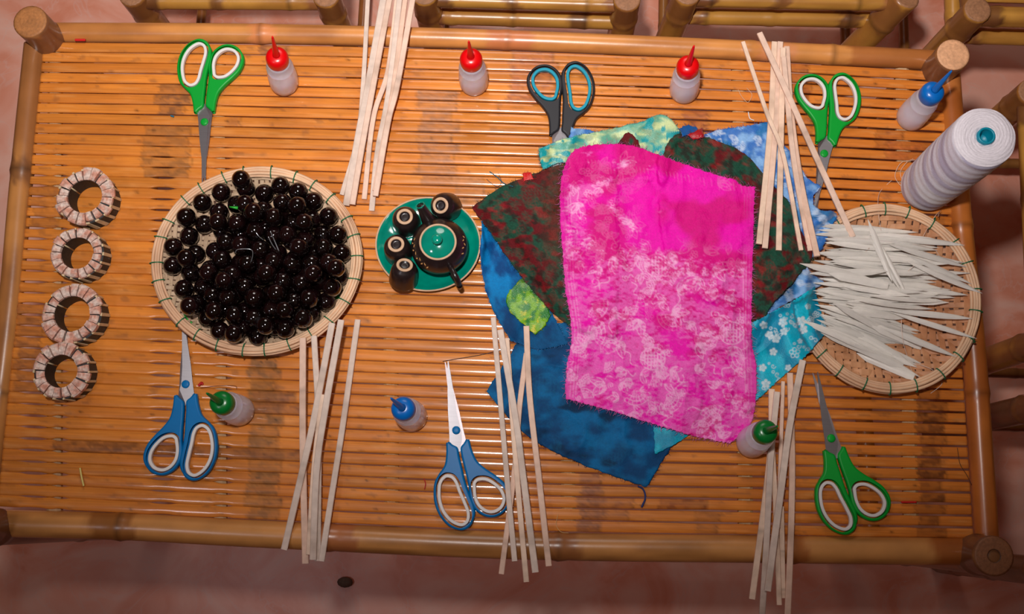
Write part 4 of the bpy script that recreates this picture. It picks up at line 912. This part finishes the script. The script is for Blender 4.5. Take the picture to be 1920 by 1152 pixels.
def c_pink(X, Y):
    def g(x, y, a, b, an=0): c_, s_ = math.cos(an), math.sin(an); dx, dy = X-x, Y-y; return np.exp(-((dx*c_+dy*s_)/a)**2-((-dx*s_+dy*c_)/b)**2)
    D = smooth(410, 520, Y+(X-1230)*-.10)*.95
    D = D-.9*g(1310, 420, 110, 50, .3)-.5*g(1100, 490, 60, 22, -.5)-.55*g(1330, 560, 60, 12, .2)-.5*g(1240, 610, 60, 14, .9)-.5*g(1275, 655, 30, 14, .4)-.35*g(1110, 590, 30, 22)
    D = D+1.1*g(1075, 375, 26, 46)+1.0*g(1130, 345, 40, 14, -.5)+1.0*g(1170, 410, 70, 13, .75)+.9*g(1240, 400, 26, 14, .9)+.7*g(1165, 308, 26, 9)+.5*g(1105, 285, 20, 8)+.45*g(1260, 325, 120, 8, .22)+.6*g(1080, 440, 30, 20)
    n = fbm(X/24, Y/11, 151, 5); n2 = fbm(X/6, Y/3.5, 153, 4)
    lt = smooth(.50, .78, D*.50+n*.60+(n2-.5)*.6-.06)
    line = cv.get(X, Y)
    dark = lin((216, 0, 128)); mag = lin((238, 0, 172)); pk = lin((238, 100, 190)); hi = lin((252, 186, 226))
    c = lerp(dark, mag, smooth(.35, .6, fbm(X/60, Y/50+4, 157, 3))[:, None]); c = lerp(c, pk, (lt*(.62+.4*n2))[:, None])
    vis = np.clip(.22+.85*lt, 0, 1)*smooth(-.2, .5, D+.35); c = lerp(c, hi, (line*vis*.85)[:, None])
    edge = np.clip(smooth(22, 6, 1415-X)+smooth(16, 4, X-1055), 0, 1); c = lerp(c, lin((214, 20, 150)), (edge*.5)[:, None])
    return c*(.9+.2*vnoise(X/1.4, Y/1.4, 19))[:, None]
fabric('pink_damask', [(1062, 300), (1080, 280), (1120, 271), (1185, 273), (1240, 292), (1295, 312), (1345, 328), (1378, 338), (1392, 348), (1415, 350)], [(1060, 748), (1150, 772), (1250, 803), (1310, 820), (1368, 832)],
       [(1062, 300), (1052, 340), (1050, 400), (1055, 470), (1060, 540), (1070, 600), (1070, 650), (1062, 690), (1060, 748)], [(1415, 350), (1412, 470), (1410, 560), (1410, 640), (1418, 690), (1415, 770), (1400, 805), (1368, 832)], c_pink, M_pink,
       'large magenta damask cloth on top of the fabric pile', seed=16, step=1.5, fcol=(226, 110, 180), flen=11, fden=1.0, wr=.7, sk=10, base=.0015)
# loose threads
def thread(P, rgb, label, r=.0003): Q = spline([at(x, y, max(float(gget(x, y)), 0)+.0006+r) for x, y in P], 24); single('loose_thread', tube(Q, r, 5), mat('thread_colour', rgb, .7, var=.05), Q[0], label, 'thread')
thread([(1196, 912), (1206, 918), (1210, 934), (1203, 952)], (30, 50, 110), 'dark blue frayed tail curling from the teal cloth corner', .0011)
thread([(918, 322), (932, 332), (946, 345), (962, 350)], (20, 90, 110), 'teal thread above the maroon brocade corner', .0006)
thread([(912, 336), (924, 346), (934, 350), (940, 340), (934, 325)], (30, 60, 80), 'dark looped thread beside the maroon corner')
thread([(830, 678), (852, 674), (900, 666), (945, 655)], (60, 50, 50), 'dark hair-thin thread lying at the open scissors tip', .0004)
thread([(1065, 250), (1070, 958), (1071, 958)][1:], (200, 60, 60), 'short red thread at the lower edge of the table', .0003)
thread([(1046, 965), (1043, 985), (1052, 998), (1066, 1000)], (220, 180, 120), 'pale curled thread on the lower slats')
thread([(150, 878), (153, 895), (157, 912)], (226, 206, 120), 'short yellow thread on the slats at lower left', .0012)
thread([(795, 898), (798, 908), (796, 918)], (190, 30, 30), 'red thread left of the open blue scissors', .0006)
thread([(1384, 168), (1390, 180), (1402, 192), (1410, 178), (1400, 165)], (214, 180, 150), 'clear looped thread left of the top right sticks', .0003)
thread([(1403, 210), (1406, 222), (1414, 226)], (226, 226, 226), 'white thread tip at the light blue cloth corner', .0006)
thread([(1795, 840), (1800, 870), (1812, 890), (1822, 910)], (40, 30, 26), 'black thread on the slats near the right rail', .0003)
thread([(141, 75), (150, 75), (160, 75)], (214, 20, 16), 'short red strip on the top rail near the corner leg', .0016)
thread([(1690, 942), (1704, 942), (1718, 942)], (206, 20, 16), 'short red strip between slats at lower right', .0012)
thread([(372, 724), (378, 718), (380, 722)], (190, 20, 20), 'red thread scrap between blue scissors and green bottle', .0015)
thread([(376, 728), (410, 724), (440, 724), (444, 730)], (90, 40, 30), 'thin dark thread above the green capped bottle at left', .0003)
thread([(320, 217), (326, 219)], (10, 110, 140), 'tiny teal fleck on the dark node stain at top left', .0010)

# ------------------------------------------------------------------ white slivers in the right basket
M_sliv = mat('milky_shell_sliver', (250, 244, 234), 0.3, var=0.07, scale=50, rgb2=(244, 238, 230), **{'Transmission Weight': 0.25, 'IOR': 1.3, 'Subsurface Weight': 0.0})
nt_ = M_sliv.node_tree; b_ = nt_.nodes['Principled BSDF']; oi_ = nt_.nodes.new('ShaderNodeObjectInfo'); mr_ = nt_.nodes.new('ShaderNodeMapRange'); mr_.inputs['To Min'].default_value = .86; mr_.inputs['To Max'].default_value = 1.05
vm_ = nt_.nodes.new('ShaderNodeVectorMath'); vm_.operation = 'SCALE'; src_ = b_.inputs['Base Color'].links[0].from_socket; nt_.links.new(src_, vm_.inputs[0]); nt_.links.new(oi_.outputs['Random'], mr_.inputs['Value']); nt_.links.new(mr_.outputs[0], vm_.inputs['Scale']); nt_.links.new(vm_.outputs[0], b_.inputs['Base Color'])
def sliver_mesh(L, W, kind):
    n = 11; t = np.linspace(-1, 1, n); V = []; F = []
    w_ = W*np.clip(1-abs(t)**2.4, .02, 1) if kind == 0 else (W*np.where(t < .55, np.clip((t+1.02)/.5, .05, 1), np.clip((1.02-t)/.45, .03, 1)) if kind == 1 else W*np.where(t > .9, .75, np.clip((t+1.03)/.4, .05, 1)))
    for x, w0 in zip(t, w_):
        V += [(x*L, w0, -.0001), (x*L, w0*.5, .0010*w0/W+.0001), (x*L, 0, .0017*w0/W+.0001), (x*L, -w0*.5, .0008*w0/W+.0001), (x*L, -w0, -.0001), (x*L, 0, -.0002)]
    for i in range(n-1):
        for k in range(6): l = (k+1) % 6; F.append((i*6+k, i*6+l, (i+1)*6+l, (i+1)*6+k))
    F.append(tuple(range(6))[::-1]); F.append(tuple((n-1)*6+k for k in range(6)))
    F = [f[::-1] for f in F]
    return mesh_data('sliver', V, F, M_sliv, edge=60)
sl_meshes = [(L, W, k, sliver_mesh(L/2, W/2, k)) for L, W, k in ((.082, .0066, 0), (.094, .0074, 0), (.074, .0060, 0), (.088, .0082, 1), (.078, .0072, 1), (.068, .0100, 2), (.100, .0064, 0))]
bT2, C2, A2, B2_, bz2 = B2
def rod(p0, p1, hb=.0006, n=40):
    """rest a straight rod between two photograph points on what lies there"""
    s = np.linspace(0, 1, n); X = lerp(p0[0], p1[0], s); Y = lerp(p0[1], p1[1], s); h = gget(X, Y)
    Pw = at(X, Y, np.full(n, np.median(h))); Pw[..., 2] = ZT; X, Y = px_of(Pw); h = gget(X, Y); ok = on_table(X, Y)
    idx = [i for i in range(n) if ok[i]]; hull = []
    for i in idx:
        while len(hull) >= 2 and (hull[-1][1]-hull[-2][1])*(s[i]-hull[-1][0]) <= (h[i]-hull[-1][1])*(hull[-1][0]-hull[-2][0]): hull.pop()
        hull.append((s[i], h[i]))
    for a, b in zip(hull[:-1], hull[1:]):
        if a[0] <= .5 <= b[0]: k = (b[1]-a[1])/(b[0]-a[0]); return a[1]-k*a[0]+hb, a[1]+k*(1-a[0])+hb
    return h.max()+hb, h.max()+hb
def put_sliver(cx, cy, ang, which, label=None):
    L, W, k, me = sl_meshes[which]; hp = L*1620/2; d = (math.cos(ang)*hp, math.sin(ang)*hp)
    z0, z1 = rod((cx-d[0], cy-d[1]), (cx+d[0], cy+d[1]), .0004)
    z0 = min(z0, .042); z1 = min(z1, .042)
    a = at(cx-d[0], cy-d[1], z0); b = at(cx+d[0], cy+d[1], z1); o = bpy.data.objects.new('sliver', me); COL.objects.link(o)
    # keep it clear of the table plane parallax: position as seen
    u = (b-a)/np.linalg.norm(b-a); s_ = np.cross([0, 0, 1.0], u); s_ /= np.linalg.norm(s_); n_ = np.cross(u, s_)
    o.matrix_world = Matrix(((u[0], s_[0], n_[0], (a+b)[0]/2), (u[1], s_[1], n_[1], (a+b)[1]/2), (u[2], s_[2], n_[2], (a+b)[2]/2), (0, 0, 0, 1)))
    settag(o, label or 'thin white translucent pointed sliver heaped in the right basket', 'sliver', 'white slivers in the right basket')
    t = np.linspace(-1, 1, 40)*L/2; P = (a+b)/2 + t[:, None]*u + [0, 0, .0006]
    gput(np.concatenate([P*1.0, P+s_*W*.3, P-s_*W*.3]), 0)
rd = random.Random(11); cnt = 0
rows_ = []
for k in range(190):
    y = rd.uniform(424, 668); f = (y-428)/232
    if f < .6: ang = rd.gauss(.07, .06); xl = rd.uniform(1518, 1570)+rd.choice((0, 0, 40, 90))
    else: ang = rd.gauss(.12+.75*(f-.6)/.4*.6, .07); xl = rd.uniform(1524, 1560)+rd.choice((0, 10, 50))
    rows_.append((y, ang, xl))
for y, ang, xl in rows_:
    wch = rd.choice((0, 1, 2, 3, 4, 6, 0, 1)); L = sl_meshes[wch][0]*1620; cx = xl+L/2*math.cos(ang); cy = y+L/2*math.sin(ang)*.6
    # stay inside the basket
    ex, ey = cx+L/2*math.cos(ang), cy+L/2*math.sin(ang)
    if ((ex-1666)/160)**2+((ey-557)/165)**2 > 1 or ((cx-1666)/150)**2+((cy-557)/150)**2 > .95: continue
    if ey > 640+(ex-1560)*.45 : continue
    put_sliver(cx, cy, ang, wch); cnt += 1
for cx, cy, ang, wch in ((1645, 432, .05, 6), (1700, 447, .10, 3), (1610, 428, .05, 1), (1742, 452, .12, 0), (1740, 480, .28, 1), (1760, 505, .42, 0), (1770, 520, .40, 1), (1660, 495, 1.05, 2), (1672, 500, 1.08, 2), (1650, 470, 1.2, 4), (1640, 665, .42, 5), (1660, 685, .40, 5), (1590, 640, .42, 0), (1620, 600, .50, 3), (1680, 630, .40, 5), (1560, 625, .40, 4), (1745, 590, .10, 1), (1750, 610, .30, 6), (1720, 640, .38, 1), (1570, 510, .22, 3), (1610, 525, .2, 5), (1640, 545, .15, 4), (1700, 560, .08, 1)):
    put_sliver(cx, cy, ang, wch, {(1660, 495): 'steep white sliver crossing the others, left of two', (1672, 500): 'steep white sliver crossing the others, right of two', (1660, 685): 'broad blunt white sliver lowest in the basket', (1645, 432): 'long white sliver at the top of the heap by the stick end', (1770, 520): 'white sliver pointing at the right basket rim'}.get((cx, cy))); cnt += 1
for P, lb in (([(1648, 432), (1650, 445), (1652, 460), (1655, 470)], 'white thread standing on the slivers near the top'), ([(1630, 465), (1618, 478), (1610, 500)], 'white thread loop on the slivers, upper left'), ([(1728, 484), (1712, 500), (1695, 515)], 'straight white thread on the slivers right of the middle'), ([(1690, 600), (1693, 640), (1705, 680), (1716, 722)], 'long cream thread over the slivers to the basket rim'), ([(1710, 680), (1745, 692), (1763, 710), (1765, 722), (1745, 738)], 'cream thread hanging over the lower rim of the shell basket'), ([(1755, 470), (1762, 485), (1752, 500)], 'small curled thread at the right of the slivers')):
    thread(P, (232, 206, 190), lb, .00034)

# ------------------------------------------------------------------ bamboo sticks
M_stick = mat('raw_bamboo_stick', None, 0.55, attr=True, var=0.10, scale=1.0, stretch=(120, 120, 30), bump=.3, bscale=1.0)
def stick(P, wpx, label, group, seed, th=.0036):
    rd = random.Random(seed); P = np.asarray(P, float); wd = wpx/1620/2; z0, z1 = rod(P[0], P[-1], th/2+.0002, 80)
    Q = resample(spline(P, 40) if len(P) > 2 else P, 44); s = np.linspace(0, 1, 44); Zs = lerp(z0, z1, s); W = at(Q[:, 0], Q[:, 1], Zs)
    t = th/2; b = .25; g = tube(W, 1.0, prof=[(wd, -t*.7), (wd, t*.7), (wd*.8, t), (-wd*.8, t), (-wd, t*.7), (-wd, -t*.7), (-wd*.8, -t), (wd*.8, -t)])
    V = g[0]; n = 8; k = np.repeat(s, n); off = np.tile(np.arange(n), 44); tone = rd.choice(((232, 198, 176), (238, 206, 180), (230, 192, 168), (220, 198, 182)))
    c = np.tile(lin(tone), (len(V), 1))*(.88+.2*fbm(k*14+seed, off*.7, seed, 3))[:, None]
    for _ in range(2):
        nd = rd.uniform(.1, .95); c = c*(1-.3*np.exp(-((k-nd)/.006)**2))[:, None]; c = lerp(c, lin((160, 130, 106)), (.4*np.exp(-((k-nd-.05)/.03)**2))[:, None])
    single('bamboo_stick', g, M_stick, W[0], label, 'stick', group, cols=c, sm=False)
    V2 = np.concatenate([W+[0, 0, t], W+[wd*.8, 0, t], W-[wd*.8, 0, 0]]); x, y = px_of(W); gput(V2, 1)
GT = 'split bamboo sticks in the upper left bundle'
for k, (P, wpx, lb) in enumerate((
    ([(691, -25), (681, 160), (670, 262), (641, 366)], 9, 'thin pale stick, leftmost of the bundle above the teapot'),
    ([(723, -25), (687, 178), (673, 249), (649, 386)], 13, 'broad pale stick, second from the left in the bundle above the teapot'),
    ([(735, -25), (702, 150), (680, 270), (661, 384)], 11, 'stick resting just right of the broadest in the upper left bundle'),
    ([(747, -25), (728, 131), (700, 222), (683, 374)], 10, 'bent stick with grey mark, crossing low in the upper left bundle'),
    ([(752, -25), (728, 178), (708, 285), (697, 396)], 11, 'stick whose end reaches lowest, by the teapot dish, upper left bundle'),
    ([(763, -25), (736, 178), (720, 262), (703, 358)], 10, 'second stick from the right in the upper left bundle'),
    ([(778, -25), (745, 160), (728, 228), (704, 368)], 11, 'cream stick, rightmost at the top of the upper left bundle'))): stick(P, wpx, lb, GT, 40+k)
GT = 'split bamboo sticks in the lower left bundle'
for k, (P, wpx, lb) in enumerate((
    ([(568, 634), (568, 840), (573, 1057)], 12, 'straight upright stick, leftmost at the basket in the lower left bundle'),
    ([(589, 630), (597, 797), (596, 1052)], 11, 'greyish stick, second at the basket in the lower left bundle'),
    ([(606, 740), (590, 870), (579, 1040)], 10, 'short stick hidden in the middle of the lower left bundle'),
    ([(640, 600), (611, 762), (594, 880), (587, 1050)], 12, 'brown streaked stick from the rim, third at the lower ends of the lower left bundle'),
    ([(623, 606), (591, 775), (569, 875), (533, 1031)], 12, 'slanting stick ending farthest left in the lower left bundle'),
    ([(671, 600), (643, 797), (619, 949), (603, 1053)], 11, 'separate stick standing apart at the right of the lower left bundle'))): stick(P, wpx, lb, GT, 60+k)
GT = 'split bamboo sticks in the lower middle bundle'
for k, (P, wpx, lb) in enumerate((
    ([(987, 663), (974, 764), (965, 879), (940, 1077)], 10, 'stick slanting down to the left in the lower middle bundle'),
    ([(925, 596), (949, 879), (965, 1053)], 10, 'stick, leftmost at the top of the lower middle bundle'),
    ([(950, 635), (961, 787), (972, 925), (987, 1092)], 10, 'stick reaching farthest down in the lower middle bundle'),
    ([(938, 619), (967, 787), (979, 879), (1004, 1074)], 12, 'broad pinkish stick crossing over the lower middle bundle'),
    ([(987, 612), (993, 741), (1011, 902), (1029, 1062)], 11, 'stick standing apart, rightmost of the lower middle bundle'))): stick(P, wpx, lb, GT, 80+k)
GT = 'split bamboo sticks in the lower right bundle'
for k, (P, wpx, lb) in enumerate((
    ([(1465, 950), (1468, 1122)], 9, 'short dark-sided stick in the middle of the lower right bundle'),
    ([(1448, 840), (1454, 951), (1461, 1135)], 9, 'greenish stick under the crossing ones in the lower right bundle'),
    ([(1447, 730), (1443, 862), (1410, 1124)], 11, 'stick ending farthest left in the lower right bundle'),
    ([(1457, 735), (1445, 862), (1437, 1018), (1428, 1170)], 11, 'long stick by the green bottle, running out at the bottom, lower right bundle'),
    ([(1468, 716), (1463, 862), (1459, 990)], 7, 'thin narrow stick in the lower right bundle'),
    ([(1481, 700), (1485, 862), (1483, 996), (1476, 1170)], 11, 'pinkish stick, rightmost of the lower right bundle'),
    ([(1505, 676), (1481, 796), (1463, 929), (1439, 1109)], 12, 'long slanting stick crossing from the shell basket in the lower right bundle'))): stick(P, wpx, lb, GT, 100+k)
GT = 'split bamboo sticks in the upper right bundle'
for k, (P, wpx, lb) in enumerate((
    ([(1452, 79), (1444, 241), (1423, 458)], 11, 'stick ending farthest left on the fabric, upper right bundle'),
    ([(1463, 79), (1452, 264), (1434, 466)], 11, 'second stick from the left at the lower ends, upper right bundle'),
    ([(1468, 90), (1463, 317), (1460, 470)], 11, 'greenish upright stick in the middle of the upper right bundle'),
    ([(1469, 107), (1488, 298), (1519, 471)], 10, 'stick with a dark pin hole near its end, upper right bundle'),
    ([(1475, 88), (1483, 210), (1501, 340), (1532, 481)], 11, 'stick reaching lowest beside the shell basket, upper right bundle'),
    ([(1393, 79), (1437, 210), (1469, 294), (1502, 470)], 8, 'thin slanting stick starting alone at the left, upper right bundle'),
    ([(1424, 62), (1473, 168), (1523, 279), (1599, 445)], 11, 'long slanting stick whose end lies on the white slivers'))): stick(P, wpx, lb, GT, 120+k)
